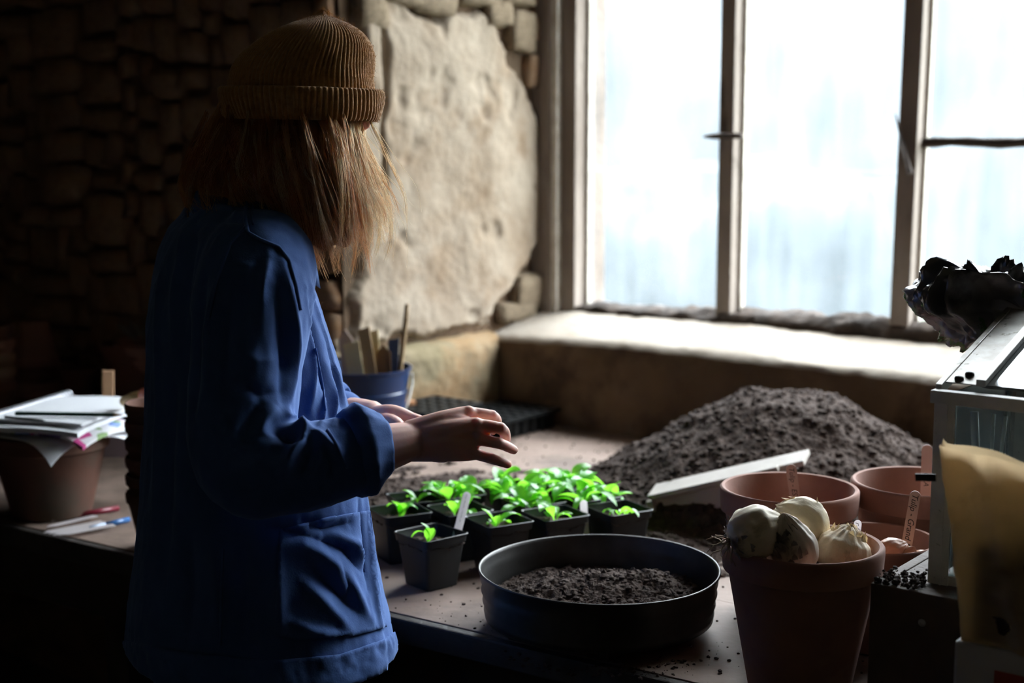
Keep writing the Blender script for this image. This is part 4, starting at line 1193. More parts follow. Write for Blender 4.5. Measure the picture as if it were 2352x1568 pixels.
gpart('hinge_clip', gs + 0.150, gs + 0.185, gt + 0.004, gt + 0.024, z_top + 0.001, z_top + 0.004, M_gal)
for (s, t) in ((gs + 0.018, gt + 0.032), (gs + 0.026, gt + 0.046), (gs + 0.165, gt + 0.014)):
    o = MB().lathe([(0.0058, 0), (0.0058, 0.002), (0.0045, 0.0042), (0.0015, 0.005), (0, .005)], 14).build('screw', M_blacksteel, gc, smooth=True)
    o.matrix_parent_inverse = Matrix.Translation(-gc.location)
    o.location = R(s, t, z_top + 0.0022 + (t - gt) * math.tan(math.radians(16.5)))
# pale stalks standing inside the case
M_clear = mat('white_plastic_stalk', (0.66, 0.70, 0.72), (0.56, 0.6, 0.62), scale=12, rough=0.3)
for (px0, py0, px1, py1, w, lb) in [(2238, 945, 2250, 1300, 0.011, 'broad white plastic strip standing inside the glass case'), (2283, 950, 2262, 1300, 0.005, 'thin white stalk upright inside the glass case'), (2310, 955, 2268, 1300, 0.005, 'thin white stalk leaning inside the glass case')]:
    a = P_fw(px0, py0, 1.80); b_ = P_fw(px1, py1, 1.80)
    dv = (b_ - a).normalized(); b_ = a + dv * ((z_box + 0.002 - a.z) / dv.z)
    o = MB().tube([a, a.lerp(b_, .5), b_], w, 10, flat=0.35).build('plant_stick', M_clear, smooth=True)
    tag(o, lb, 'stick', 'sticks in the glass case')

# white carton with red print, the paper bag stands on it
PB0 = P_fw(2192, 1470, 1.60); ps, pt = st(PB0)
cz = PB0.z
wc = empty('white_carton', R(ps + .1, pt, BZ)); tag(wc, 'white carton with a red printed band under the brown paper bag', 'carton')
def cpart(name, s0, s1, t0, t1, z0, z1, m, bevel=0.002):
    o = slab(name, s0, s1, t0, t1, z0, z1, m, bevel=bevel); o.parent = wc; o.matrix_parent_inverse = Matrix.Translation(-wc.location); return o
cpart('body', ps, ps + 0.26, pt, pt + 0.045, BZ + 0.0005, cz, M_white, 0.004)
r0 = st(on_t(2284, 1545, pt))[0]; zr = on_t(2284, 1538, pt).z
cpart('print', r0, ps + 0.258, pt - 0.0006, pt - 0.0001, BZ + 0.01, zr, M_red, 0)
# brown paper bag
def paper_bag():
    o = empty('paper_bag', R(ps + 0.1, pt + 0.02, cz + .0005)); tag(o, 'crumpled brown paper bag standing against the glass case', 'bag')
    H = P_fw(2144, 1036, 1.60).z - cz
    sl_top = st(on_t(2143, 1036, pt))[0] - ps; sl_bot = 0.006
    n1, n2 = 46, 90
    # cross-section: flattened loop with side gusset; front face towards the room
    V = []
    for i in range(n1 + 1):
        v = i / n1
        s0 = sl_bot + (sl_top - sl_bot) * v ** 1.3; s1 = 0.25 + 0.02 * v
        dep = 0.038 * (1 - 0.45 * v)
        for j in range(n2):
            u = j / n2
            if u < 0.46: a, b = u / 0.46, 0.0                # front, left to right
            elif u < 0.5: a, b = 1.0, (u - 0.46) / 0.04
            elif u < 0.96: a, b = 1 - (u - 0.5) / 0.46, 1.0    # back
            else: a, b = 0.0, 1 - (u - 0.96) / 0.04
            s = s0 + (s1 - s0) * a
            t = 0.004 + dep * b
            # vertical creases
            fold = 0.020 * math.exp(-((a - 0.36 - 0.05 * v) / 0.035) ** 2) * (0.3 + v) - 0.026 * math.exp(-((a - 0.47 - 0.03 * v) / 0.03) ** 2) * (0.2 + v) + 0.014 * math.exp(-((a - 0.16 - 0.14 * (1 - v)) / 0.05) ** 2) - 0.010 * math.exp(-((a - 0.62 - 0.1 * v) / 0.04) ** 2)
            t -= fold * 0.8 * (1 if b < .5 else 0.6)
            nn = 0.008 * mnoise.fractal(Vector((s * 14, b * 2 + 3, v * 4)), 1, 2, 4)
            z = H * v + 0.006 * v * math.sin(a * 9 + 1) * (v ** 6) + (0.012 * v ** 8) * mnoise.noise(Vector((a * 5, b * 3, 1)))
            V.append(Vector((s - 0.1, t + nn - 0.02 + 0.012 * v * v, z)))
    Fc = [(i * n2 + j, i * n2 + (j + 1) % n2, (i + 1) * n2 + (j + 1) % n2, (i + 1) * n2 + j) for i in range(n1) for j in range(n2)]
    Fc.append(tuple(range(n2 - 1, -1, -1)))
    b = set_mesh('paper', V, Fc, M_paper_brown, o)
    o.rotation_euler = (0, 0, ROTS)
    cn = []
    for i in range(13):
        for j in range(25):
            u = j / 24; v = i / 12
            top = H * (0.50 + 0.10 * mnoise.noise(Vector((u * 4, 1, 7))) + 0.08 * math.sin(u * 7))
            cn.append((0.016 + 0.205 * u - 0.1, v * top + 0.004))
    Vc = [Vector((x, 0.008 - 0.02 + 0.006 * mnoise.noise(Vector((x * 30, z * 30, 2))), z)) for x, z in cn] + [Vector((x, 0.020 - 0.02, z)) for x, z in cn]
    Fb = [(i * 25 + j, i * 25 + j + 1, (i + 1) * 25 + j + 1, (i + 1) * 25 + j) for i in range(12) for j in range(24)]
    q_ = 13 * 25
    ring_ = [j for j in range(25)] + [i * 25 + 24 for i in range(1, 13)] + [12 * 25 + j for j in range(23, -1, -1)] + [i * 25 for i in range(11, 0, -1)]
    Fb += [(q_ + d, q_ + c_, q_ + b_, q_ + a_) for (a_, b_, c_, d) in Fb] + [(a_, b_, b_ + q_, a_ + q_) for a_, b_ in zip(ring_, ring_[1:] + ring_[:1])]
    set_mesh('light_blocker', Vc, Fb, M_soil, o)  # unseen opaque fill, added to darken the lower half of the backlit paper
    # folded flap standing proud of the front, and a black tie strip
    Vf = []
    for i in range(24):
        v = 0.36 + 0.64 * i / 23
        for j in range(5):
            s = 0.128 + 0.016 * j / 4 - 0.018 * (1 - v) + 0.02 * v
            Vf.append(Vector((s - 0.1, -0.018 - 0.018 * math.sin(j / 4 * 2.4) * v - 0.004, H * v * 0.985 - 0.012 * (j / 4) * (i == 23))))
    set_mesh('folded_seam', Vf, [(i * 5 + j, i * 5 + j + 1, (i + 1) * 5 + j + 1, (i + 1) * 5 + j) for i in range(23) for j in range(4)], M_paper_brown, o)
    q0, q1 = on_t(2104, 1096, pt + .004), on_t(2150, 1090, pt + .004)
    b = MB().box(((q0 - q1).length / 2, 0, 0), ((q0 - q1).length, 0.0012, 0.0085))
    tie = b.build('tie_strip', M_plastic, o)
    tie.location = (st(q0)[0] - ps - 0.1, -0.018, q0.z - cz); tie.rotation_euler = (0, math.radians(-7), 0)
    return o
paper_bag()

# crumpled black plastic sack lying on the glass lid
def crumpled_sack():
    c = P_fw(2290, 712, 2.03)
    o = empty('plastic_sack', c); tag(o, 'crumpled black compost sack slumped over the back of the glass case', 'sack')
    prof = [(2128, 662), (2150, 612), (2172, 606), (2215, 622), (2262, 622), (2312, 628), (2360, 650), (2430, 640), (2480, 690), (2470, 780), (2400, 790), (2335, 780), (2290, 768), (2242, 776), (2205, 758), (2165, 728), (2134, 716)]
    pr = np.array(prof, float)
    n1, n2 = 110, 60
    cx, cy = 2300, 708
    ang = np.unwrap(np.arctan2(pr[:, 1] - cy, pr[:, 0] - cx)); rad = np.hypot(pr[:, 0] - cx, pr[:, 1] - cy)
    od = np.argsort(ang % (2 * np.pi)); aa = (ang % (2 * np.pi))[od]; rr = rad[od]
    V = []
    ex, ey = 2.03 / F, 2.03 / F
    right = Vector((1, 0, 0)); up = Vector((0, _sp, _cp)); fwd = Vector((0, _cp, -_sp))
    for i in range(n2 + 1):
        th = math.pi * i / n2
        for j in range(n1):
            a = 2 * math.pi * j / n1
            r = np.interp(a, aa, rr, period=2 * math.pi) * ex
            q = Vector((math.cos(a) * math.sin(th), math.sin(a) * math.sin(th), math.cos(th)))
            w = math.sin(th) ** 0.6
            p = right * (r * math.cos(a) * w) - up * (r * math.sin(a) * w) - fwd * (0.060 * math.cos(th))
            k = q * 1.0
            cr = 0.0
            for (fq, am) in ((1.7, .034), (3.9, .017)):
                cr += am * (1 - 3.0 * abs(mnoise.noise(k * fq + Vector((7, 3, fq)))))
            cr += 0.006 * mnoise.noise(k * 9 + Vector((1, 2, 3)))
            p += (p.normalized() * cr) * (0.30 + 0.70 * abs(math.cos(th)))
            V.append(p)
    Fc = [(i * n1 + j, i * n1 + (j + 1) % n1, (i + 1) * n1 + (j + 1) % n1, (i + 1) * n1 + j) for i in range(n2) for j in range(n1)]
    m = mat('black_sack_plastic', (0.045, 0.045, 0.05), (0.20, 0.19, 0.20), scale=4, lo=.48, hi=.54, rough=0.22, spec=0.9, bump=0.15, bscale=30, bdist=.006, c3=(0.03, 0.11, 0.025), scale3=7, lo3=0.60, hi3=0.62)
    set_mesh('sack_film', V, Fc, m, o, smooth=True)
    return o
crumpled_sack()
# ================================================================== left end of the bench
fwL = 2.78
BPc = P_fw(112, 989, fwL)
big_pot = terracotta((BPc.x, BPc.y, BZ), 0.115, BPc.z - BZ, 'wide stained terracotta pot holding up the notebooks', M_terra_old, bot=0.66)
zN = BPc.z + 0.0015
# --- notebooks and papers lying across the pot
AXL = Vector((0.25, 0.968, 0)).normalized(); AXS = Vector((-0.968, 0.25, 0)).normalized()
def sheet(name, c, L, W, z0, th, m, label, cat, rot=0.0, droop=0.0, wav=0.004, seed=1, parent=None, group=None):
    n1, n2 = 26, 18
    ca, sa = math.cos(rot), math.sin(rot)
    V = []
    for lay in (1, 0):
        for i in range(n1 + 1):
            for j in range(n2 + 1):
                u, v = (i / n1 - .5) * L, (j / n2 - .5) * W
                x = AXL * (u * ca - v * sa) + AXS * (u * sa + v * ca)
                q = Vector((c[0], c[1], 0)) + x
                dist = max(0.0, (Vector((q.x - BPc.x, q.y - BPc.y)).length - 0.112))
                zz = z0 + (th if lay else 0) - min(0.06, droop * dist * dist * 12) + wav * (mnoise.noise(Vector((u * 9, v * 9, seed))) + 1) * .5
                V.append((q.x, q.y, zz))
    k = (n1 + 1) * (n2 + 1)
    Fc = []
    for i in range(n1):
        for j in range(n2):
            a = i * (n2 + 1) + j
            Fc.append((a, a + n2 + 1, a + n2 + 2, a + 1)); Fc.append((k + a, k + a + 1, k + a + n2 + 2, k + a + n2 + 1))
    ring = [i * (n2 + 1) for i in range(n1 + 1)] + [n1 * (n2 + 1) + j for j in range(1, n2 + 1)] + [i * (n2 + 1) + n2 for i in range(n1 - 1, -1, -1)] + [j for j in range(n2 - 1, 0, -1)]
    for a, b in zip(ring, ring[1:] + ring[:1]): Fc.append((a, b, k + b, k + a))
    mb = MB(); mb.v = V; mb.f = Fc
    o = mb.build(name, m, parent, autosmooth=30)
    if parent is None: tag(o, label, cat, group)
    return o
def magazine_mat():
    m = bpy.data.materials.new('colour_printed_paper'); m.use_nodes = True
    N = m.node_tree.nodes; Lk = m.node_tree.links; b = N['Principled BSDF']; b.inputs['Roughness'].default_value = 0.45
    tc = N.new('ShaderNodeTexCoord'); vo = N.new('ShaderNodeTexVoronoi'); vo.inputs['Scale'].default_value = 38
    Lk.new(tc.outputs['Object'], vo.inputs['Vector'])
    sx = N.new('ShaderNodeSeparateColor'); Lk.new(vo.outputs['Color'], sx.inputs[0])
    cr = N.new('ShaderNodeValToRGB'); e = cr.color_ramp; e.interpolation = 'CONSTANT'
    e.elements[0].position = 0; e.elements[0].color = (0.75, 0.74, 0.76, 1); e.elements[1].position = 0.35; e.elements[1].color = (0.55, 0.06, 0.25, 1)
    for p_, c_ in ((0.48, (0.20, 0.12, 0.35, 1)), (0.6, (0.25, 0.38, 0.16, 1)), (0.72, (0.72, 0.72, 0.74, 1)), (0.86, (0.18, 0.28, 0.55, 1))):
        el = e.elements.new(p_); el.color = c_
    Lk.new(sx.outputs[0], cr.inputs[0]); Lk.new(cr.outputs[0], b.inputs['Base Color'])
    return m
M_mag = magazine_mat()
ctr = (BPc.x + 0.035, BPc.y + 0.03)
sheet('printed_leaflet', (ctr[0] + 0.012, ctr[1] - 0.0), 0.31, 0.215, zN, 0.002, M_paper, 'lowest white leaflet drooping over the stained pot under the notebooks', 'leaflet', rot=-0.32, droop=1.1, seed=1)
sheet('magazine', (ctr[0] + 0.022, ctr[1] + 0.015), 0.30, 0.215, zN + 0.006, 0.006, M_mag, 'magazine with a colourful printed edge under the spiral notebook', 'magazine', rot=-0.10, droop=.5, seed=2)
sheet('notebook_pad', (ctr[0] - 0.02, ctr[1] + 0.0), 0.30, 0.23, zN + 0.0165, 0.009, M_paper, 'thick white writing pad lying on the magazine', 'notepad', rot=0.06, droop=.15, seed=3)
nb = empty('spiral_notebook', (0, 0, 0)); tag(nb, 'open white spiral notebook on top of the papers with a green pencil on it', 'notebook')
sheet('pages', (ctr[0] + 0.005, ctr[1] + 0.02), 0.295, 0.21, zN + 0.030, 0.005, M_paper, '', '', rot=-0.02, droop=.05, seed=4, parent=nb)
mb = MB()
cs_ = Vector((ctr[0] + 0.005, ctr[1] + 0.02, zN + 0.034)) + AXS * 0.105
for k in range(26):
    c = cs_ + AXL * ((k - 12.5) * 0.0112)
    pts = [c + AXS * (0.0085 * math.cos(a)) + Vector((0, 0, 0.0085 * math.sin(a))) + AXL * (0.004 * a / 6.28) for a in np.linspace(0, 6.28, 9)]
    mb.tube(pts, 0.0013, 5)
o = mb.build('wire_spiral', mat('spiral_wire', (0.7, 0.7, 0.75), rough=.35, metal=.6), nb)
def pencil(p0, p1, r, m, label, name='pencil', tipm=None):
    p0, p1 = Vector(p0), Vector(p1)
    o = empty(name, p0)
    d = p1 - p0
    MB().tube([(0, 0, 0), d * 0.92], r, 6).build('barrel', m, o)
    MB().tube([d * 0.92, d], [r, r * 0.15], 6).build('tip', tipm or M_wood, o)
    return tag(o, label, 'pencil')
zt = zN + 0.0395
M_green = mat('green_pencil_paint', (0.010, 0.045, 0.035), rough=.4)
pencil(on_z(36, 949, zt + .004), on_z(281, 953, zt + .004), 0.0042, M_green, 'dark green pencil lying across the spiral notebook')
pencil(on_z(12, 957, zt + .001), on_z(104, 967, zt + .001), 0.0028, M_blacksteel, 'thin dark pen lying on the spiral notebook', 'pen', M_blacksteel)
# folded grey paper under the stack
o = MB().box((0, 0, 0), (0.055, 0.003, 0.045)).build('folded_paper', mat('grey_paper', (0.30, 0.30, 0.36), rough=.8), bevel=.0005)
q = P_fw(264, 1024, 2.86); o.location = q; o.rotation_euler = (0.1, 0.05, 0.2)
tag(o, 'folded grey paper hanging from under the magazine', 'paper')

# --- stack of pots beside the jacket
def pot_stack(px, py_base, r, h, n, label, m, step=None, inverted=False, fw=None, dz=0.0, mats=None):
    base = on_z(px, py_base, BZ)
    for k in range(n):
        mm = mats[k % len(mats)] if mats else m
        lab = label if n == 1 else label + ', ' + ('lowest of its stack' if k == 0 else 'topmost of its stack' if k == n - 1 else 'number %s up its stack' % ['two', 'three', 'four', 'five'][k - 1])
        rr = r * (1 - 0.012 * k)
        o = terracotta((base.x, base.y, BZ + 0.0005 + dz + k * (step or h * .3) + (h if inverted else 0)), rr, h, lab, mm, group='stacked terracotta pots')
        if inverted: o.rotation_euler = (math.pi, 0, 0)
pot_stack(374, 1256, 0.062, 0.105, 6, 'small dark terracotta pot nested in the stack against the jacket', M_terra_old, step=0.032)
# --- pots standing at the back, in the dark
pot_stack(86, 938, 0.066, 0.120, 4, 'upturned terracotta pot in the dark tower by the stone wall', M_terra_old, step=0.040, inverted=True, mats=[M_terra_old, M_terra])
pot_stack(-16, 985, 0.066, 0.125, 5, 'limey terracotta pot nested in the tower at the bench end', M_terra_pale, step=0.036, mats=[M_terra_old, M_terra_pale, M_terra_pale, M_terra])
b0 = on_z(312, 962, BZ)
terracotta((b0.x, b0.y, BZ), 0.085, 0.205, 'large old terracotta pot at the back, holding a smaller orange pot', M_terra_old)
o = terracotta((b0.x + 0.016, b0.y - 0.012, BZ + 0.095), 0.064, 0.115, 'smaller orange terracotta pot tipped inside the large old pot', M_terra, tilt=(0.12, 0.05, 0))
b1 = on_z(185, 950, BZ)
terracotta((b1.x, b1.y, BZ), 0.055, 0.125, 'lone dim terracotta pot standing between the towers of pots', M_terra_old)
# dried plant sticking up behind
M_dry = mat('dried_leaves', (0.26, 0.22, 0.18), (0.18, 0.15, 0.12), scale=12, rough=.9)
dp = empty('dried_plant', (b0.x + .01, b0.y + 0.03, BZ + .185)); tag(dp, 'withered grey leaves sticking up from the large old pot', 'dried plant')
rg = random.Random(4)
for k in range(6):
    lf = link('leaf', leaf_mesh(rg.uniform(.07, .11), 0.03, rg.uniform(.6, 1.6), 60 + k, M_dry), None, dp)
    lf.rotation_euler = (rg.uniform(-.1, .4), rg.uniform(-.3, .3), rg.uniform(0, 6.28)); lf.location = (0, 0, 0.0)
# wooden tag standing up, handle of a tool with orange band
q = P_fw(239, 915, 2.98)
o = MB().box((0, 0, 0), (0.023, 0.007, 0.13)).build('wooden_block', mat('light_wood', (0.46, 0.27, 0.15), (0.40, 0.22, 0.12), scale=12, rough=.8), bevel=.001)
o.location = (q.x, q.y + 0.03, q.z - 0.01); o.rotation_euler = (0.05, 0.04, 0.1)
tag(o, 'upright wooden marker standing behind the spiral notebook', 'marker')
th = empty('trowel', on_z(300, 1150, BZ)); tag(th, 'hand trowel with a pale wooden handle and orange ferrule beside the notebooks', 'trowel')
a = P_fw(285, 922, 2.80); b_ = P_fw(330, 905, 2.74); c_ = P_fw(352, 898, 2.70)
th.location = a
MB().tube([(0, 0, 0), (b_ - a) * .5, b_ - a], [0.010, 0.0115, 0.0095], 10).build('handle', mat('honey_wood', (0.55, 0.36, 0.15), rough=.5), th, smooth=True)
MB().tube([b_ - a, c_ - a], [0.012, 0.011], 10).build('ferrule', mat('orange_ferrule', (0.45, 0.09, 0.03), rough=.5), th, smooth=True)
MB().tube([c_ - a, c_ - a + Vector((0.06, -.03, -0.02)), c_ - a + Vector((0.12, -.06, -0.05))], [0.006, 0.022, 0.003], 10, flat=.25).build('blade', M_gal, th, smooth=True)

# --- white labels and marker pens on the bench edge
rg = random.Random(9)
for k, (x0, y0, x1, y1) in enumerate([(100, 1222, 235, 1196), (112, 1226, 245, 1200), (122, 1231, 255, 1207), (135, 1233, 240, 1210), (108, 1216, 220, 1190), (140, 1236, 262, 1213)]):
    p0, p1 = on_z(x0, y0, BZ + .002), on_z(x1, y1, BZ + .002)
    d = (p1 - p0); L = d.length; an = math.atan2(d.y, d.x)
    hw = 0.008
    pl = [(0, 0), (0.014, -hw), (L, -hw), (L, hw), (0.014, hw)]
    o = MB().prism(pl, 0, 0.0012).build('plant_label', M_label_w)
    o.location = (p0.x, p0.y, BZ + 0.0004 + 0.0016 * k); o.rotation_euler = (rg.uniform(-.03, .03), 0, an)
    tag(o, 'white plastic plant label in the fan of spare labels on the bench edge', 'plant label', 'spare white labels')
def marker(p0, p1, r, body, cap, label):
    p0, p1 = Vector(p0), Vector(p1); d = p1 - p0
    o = empty('marker_pen', p0)
    MB().tube([(0, 0, 0), d * .62], r, 12).build('barrel', body, o, smooth=True, ) 
    MB().tube([d * .62, d * .98, d], [r * 1.08, r * 1.0, r * .6], 12).build('cap', cap, o, smooth=True)
    return tag(o, label, 'pen')
M_mr = mat('dark_red_plastic', (0.20, 0.012, 0.03), rough=.35); M_mg = mat('grey_plastic', (0.30, 0.28, 0.28), rough=.4)
M_mb = mat('blue_plastic', (0.03, 0.12, 0.32), rough=.3); M_mlb = mat('pale_blue_plastic', (0.35, 0.42, 0.55), rough=.4)
marker(on_z(272, 1166, BZ + .006), on_z(116, 1193, BZ + .006), 0.0052, M_mr, M_mg, 'dark red marker pen lying beside the spare labels')
marker(on_z(296, 1192, BZ + .006), on_z(206, 1214, BZ + .006), 0.0050, M_mb, M_mlb, 'blue marker pen lying beside the spare labels')
# ================================================================== the gardener
PFd = Vector((0.95, 0.31, 0)).normalized()        # the way the body faces
PRt = Vector((PFd.y, -PFd.x, 0))                  # towards her right side (to the camera)
M_skin = mat('skin', (0.74, 0.46, 0.385), (0.68, 0.39, 0.32), scale=14, rough=0.55, bump=0.15, bscale=160, bdist=.001, spec=.35)
_b = M_skin.node_tree.nodes['Principled BSDF']
_b.inputs['Subsurface Weight'].default_value = 0.25; _b.inputs['Subsurface Radius'].default_value = (0.012, 0.004, 0.002); _b.inputs['Subsurface Scale'].default_value = 1.0
M_denim = mat('blue_work_cotton', (0.044, 0.093, 0.25), (0.053, 0.110, 0.29), scale=25, rough=0.9, bump=0.25, bscale=420, bdist=.0012, spec=.2, sheen=0.5)
M_denim.node_tree.nodes['Principled BSDF'].inputs['Sheen Tint'].default_value = (0.35, 0.52, 0.95, 1)
M_denim.node_tree.nodes['Principled BSDF'].inputs['Sheen Roughness'].default_value = 0.4
M_stitch = mat('blue_seam', (0.022, 0.054, 0.17), rough=.9)
M_trouser = mat('black_trousers', (0.012, 0.013, 0.016), rough=.95)
M_shoe = mat('dark_boots', (0.02, 0.016, 0.012), rough=.6)

def joined(parts, voxel, smooth_it=4, name='tmp', dec=0.0):
    mb = MB()
    for (V, Fc) in parts: mb.add(V, Fc)
    o = mb.build(name, None)
    md = o.modifiers.new('r', 'REMESH'); md.mode = 'VOXEL'; md.voxel_size = voxel
    if smooth_it:
        sm = o.modifiers.new('s', 'SMOOTH'); sm.factor = 0.5; sm.iterations = smooth_it
    if dec:
        dm = o.modifiers.new('d', 'DECIMATE'); dm.ratio = dec
    me = evaluated_mesh(o, name)
    old = o.data
    bpy.data.objects.remove(o); bpy.data.meshes.remove(old)
    return me
def capsule(pts, radii, sides=18, flat=1.0, sub=5, ends=True):
    """closed round-ended tube through the points"""
    pts = [Vector(p) for p in pts]
    P, Rr = [], []
    for i in range(len(pts) - 1):
        p0 = pts[max(i - 1, 0)]; p1 = pts[i]; p2 = pts[i + 1]; p3 = pts[min(i + 2, len(pts) - 1)]
        for k in range(sub):
            t = k / sub
            P.append(0.5 * ((2 * p1) + (p2 - p0) * t + (2 * p0 - 5 * p1 + 4 * p2 - p3) * t * t + (3 * p1 - p0 - 3 * p2 + p3) * t ** 3))
            Rr.append(radii[i] + (radii[i + 1] - radii[i]) * t)
    P.append(pts[-1]); Rr.append(radii[-1])
    if ends:
        d0 = (P[0] - P[1]).normalized(); d1 = (P[-1] - P[-2]).normalized()
        a, b, ra, rb = P[0], P[-1], Rr[0], Rr[-1]
        pre = [(a + d0 * ra * math.sin(q), ra * math.cos(q)) for q in (1.5, 1.1, 0.7, 0.35)]
        post = [(b + d1 * rb * math.sin(q), rb * math.cos(q)) for q in (0.35, 0.7, 1.1, 1.5)]
        P = [q[0] for q in pre] + P + [q[0] for q in post]; Rr = [q[1] for q in pre] + Rr + [q[1] for q in post]
    mb = MB().tube(P, Rr, sides, True, flat)
    return mb.v, mb.f
def ellipsoid(c, ax, rad, n1=16, n2=24):
    """ax: three axes"""
    c = Vector(c); V, Fc = [], []
    for i in range(n1 + 1):
        th = math.pi * i / n1
        for j in range(n2):
            a = 2 * math.pi * j / n2
            V.append(c + ax[0] * (rad[0] * math.sin(th) * math.cos(a)) + ax[1] * (rad[1] * math.sin(th) * math.sin(a)) + ax[2] * (rad[2] * math.cos(th)))
    Fc = [(i * n2 + j, (i + 1) * n2 + j, (i + 1) * n2 + (j + 1) % n2, i * n2 + (j + 1) % n2) for i in range(n1) for j in range(n2)]
    return V, Fc

# ---- key points (pixel and distance along the view)
Q = P_fw
sh_r = Q(600, 600, 1.90); el_r = Q(560, 1085, 1.80); cu_r = Q(850, 1035, 1.835); wr_r = Q(945, 1012, 1.86)
sh_c = Q(545, 560, 2.06)
sh_l = sh_c - PRt * 0.17 + Vector((0, 0, -0.015)); el_l = Q(640, 1000, 2.26); wr_l = Q(850, 958, 2.15)
head_c = Q(690, 300, 2.02)
FD = Vector((0.74, 0.60, -0.30)).normalized()     # the way the face looks
HU = Vector((0.18, 0.12, 1)); HU = (HU - FD * HU.dot(FD)).normalized(); HX = FD.cross(HU).normalized()

def build_body():
    parts = []
    # trunk, neck, head
    hip = Q(600, 1420, 2.06); waist = Q(575, 1150, 2.06); chest = Q(550, 760, 2.06)
    parts.append(capsule([hip, waist, chest, sh_c + Vector((0, 0, -0.03))], [0.120, 0.105, 0.105, 0.09], 24))
    parts.append(capsule([sh_l, sh_c, sh_r], [0.05, 0.06, 0.05], 16))
    neck0 = Q(565, 520, 2.05)
    parts.append(capsule([neck0, head_c - HU * 0.06 - FD * 0.025], [0.058, 0.055], 18))
    parts.append(ellipsoid(head_c + HU * 0.045 - FD * 0.012, (HX, FD, HU), (0.074, 0.093, 0.092)))
    parts.append(ellipsoid(head_c - HU * 0.035 + FD * 0.022, (HX, FD, HU), (0.060, 0.066, 0.085)))
    parts.append(ellipsoid(head_c - HU * 0.098 + FD * 0.062, (HX, FD, HU), (0.026, 0.022, 0.020)))     # chin
    parts.append(capsule([head_c + HU * 0.018 + FD * 0.080, head_c - HU * 0.008 + FD * 0.096, head_c - HU * 0.026 + FD * 0.104], [0.008, 0.010, 0.013], 10))   # nose
    for sg in (-1, 1):
        parts.append(ellipsoid(head_c - HU * 0.030 + FD * 0.094 + HX * 0.011 * sg, (HX, FD, HU), (0.008, 0.008, 0.007), 8, 12))      # nostril wing
        parts.append(capsule([head_c + HU * 0.030 + FD * 0.083 + HX * 0.010 * sg, head_c + HU * 0.034 + FD * 0.074 + HX * 0.045 * sg], [0.009, 0.007], 8))   # brow
        parts.append(ellipsoid(head_c - HU * 0.020 + FD * 0.060 + HX * 0.040 * sg, (HX, FD, HU), (0.024, 0.022, 0.022), 10, 14))       # cheek
        parts.append(ellipsoid(head_c - HU * 0.002 - FD * 0.005 + HX * 0.075 * sg, (HX, FD, HU), (0.010, 0.020, 0.031), 10, 14))       # ear
    parts.append(capsule([head_c - HU * 0.060 + FD * 0.082 - HX * 0.022, head_c - HU * 0.057 + FD * 0.090, head_c - HU * 0.060 + FD * 0.082 + HX * 0.022], [0.004, 0.007, 0.004], 8))
    parts.append(capsule([head_c - HU * 0.071 + FD * 0.080 - HX * 0.019, head_c - HU * 0.072 + FD * 0.088, head_c - HU * 0.071 + FD * 0.080 + HX * 0.019], [0.004, 0.008, 0.004], 8))
    # arms
    parts.append(capsule([sh_r, el_r, Q(700, 1062, 1.81), cu_r, wr_r], [0.048, 0.040, 0.042, 0.034, 0.0245], 18))
    parts.append(capsule([sh_l, el_l, Q(745, 968, 2.2), wr_l], [0.048, 0.040, 0.040, 0.026], 18))
    # right hand: back of the hand to the camera, fingers reaching over the seedlings
    kn = [Q(1076, 948, 1.885), Q(1094, 975, 1.865), Q(1096, 1008, 1.862), Q(1086, 1040, 1.868)]
    for k, p in enumerate(kn):
        w = wr_r + Vector((0, 0, 0.011 - 0.0075 * k)) + Vector((0, -0.003 + 0.004 * abs(k - 1.5), 0))
        parts.append(capsule([w, w.lerp(p, .55) + Vector((0, -0.004, 0.001)), p], [0.017, 0.0145, 0.0100], 14))
        parts.append(ellipsoid(p + Vector((0, -.003, .001)), (Vector((1, 0, 0)), Vector((0, 1, 0)), Vector((0, 0, 1))), (.0105, .0095, .0095), 8, 12))
    parts.append(ellipsoid(wr_r.lerp((kn[1] + kn[2]) * .5, .60) + Vector((0, 0.010, 0)), (Vector((1, 0, 0)), Vector((0, 1, 0)), Vector((0, 0, 1))), (0.040, 0.016, 0.028)))
    parts.append(capsule([wr_r + Vector((-.02, 0, 0)), wr_r.lerp(kn[3], .5) + Vector((0, .006, -.004))], [0.022, 0.0185], 14))
    f_i = [kn[0], Q(1130, 955, 1.896), Q(1141, 972, 1.925), Q(1130, 990, 1.945)]
    f_m = [kn[1], Q(1150, 984, 1.866), Q(1161, 1004, 1.893), Q(1158, 1020, 1.913)]
    f_r = [kn[2], Q(1146, 1018, 1.864), Q(1166, 1026, 1.876), Q(1180, 1033, 1.888)]
    f_p = [kn[3], Q(1128, 1053, 1.868), Q(1150, 1060, 1.873), Q(1166, 1066, 1.878)]
    parts.append(capsule(f_i, [0.0088, 0.0076, 0.0072, 0.0062], 14, sub=4))
    parts.append(capsule(f_m, [0.0088, 0.0078, 0.0073, 0.0063], 14, sub=4))
    parts.append(capsule(f_r, [0.0084, 0.0074, 0.0070, 0.0061], 14, sub=4))
    parts.append(capsule(f_p, [0.0080, 0.0070, 0.0066, 0.0057], 14, sub=4))
    for f, r in ((f_i, .0082), (f_m, .0084), (f_r, .0080), (f_p, .0074)):
        parts.append(ellipsoid(f[1] + Vector((0, -.001, .0005)), (Vector((1, 0, 0)), Vector((0, 1, 0)), Vector((0, 0, 1))), (r, r, r), 8, 12))
    parts.append(capsule([wr_r + Vector((0.004, 0.018, 0.006)), Q(1015, 985, 1.915), Q(1062, 985, 1.945), Q(1098, 992, 1.957)], [0.015, 0.0145, 0.0110, 0.0085], 14))
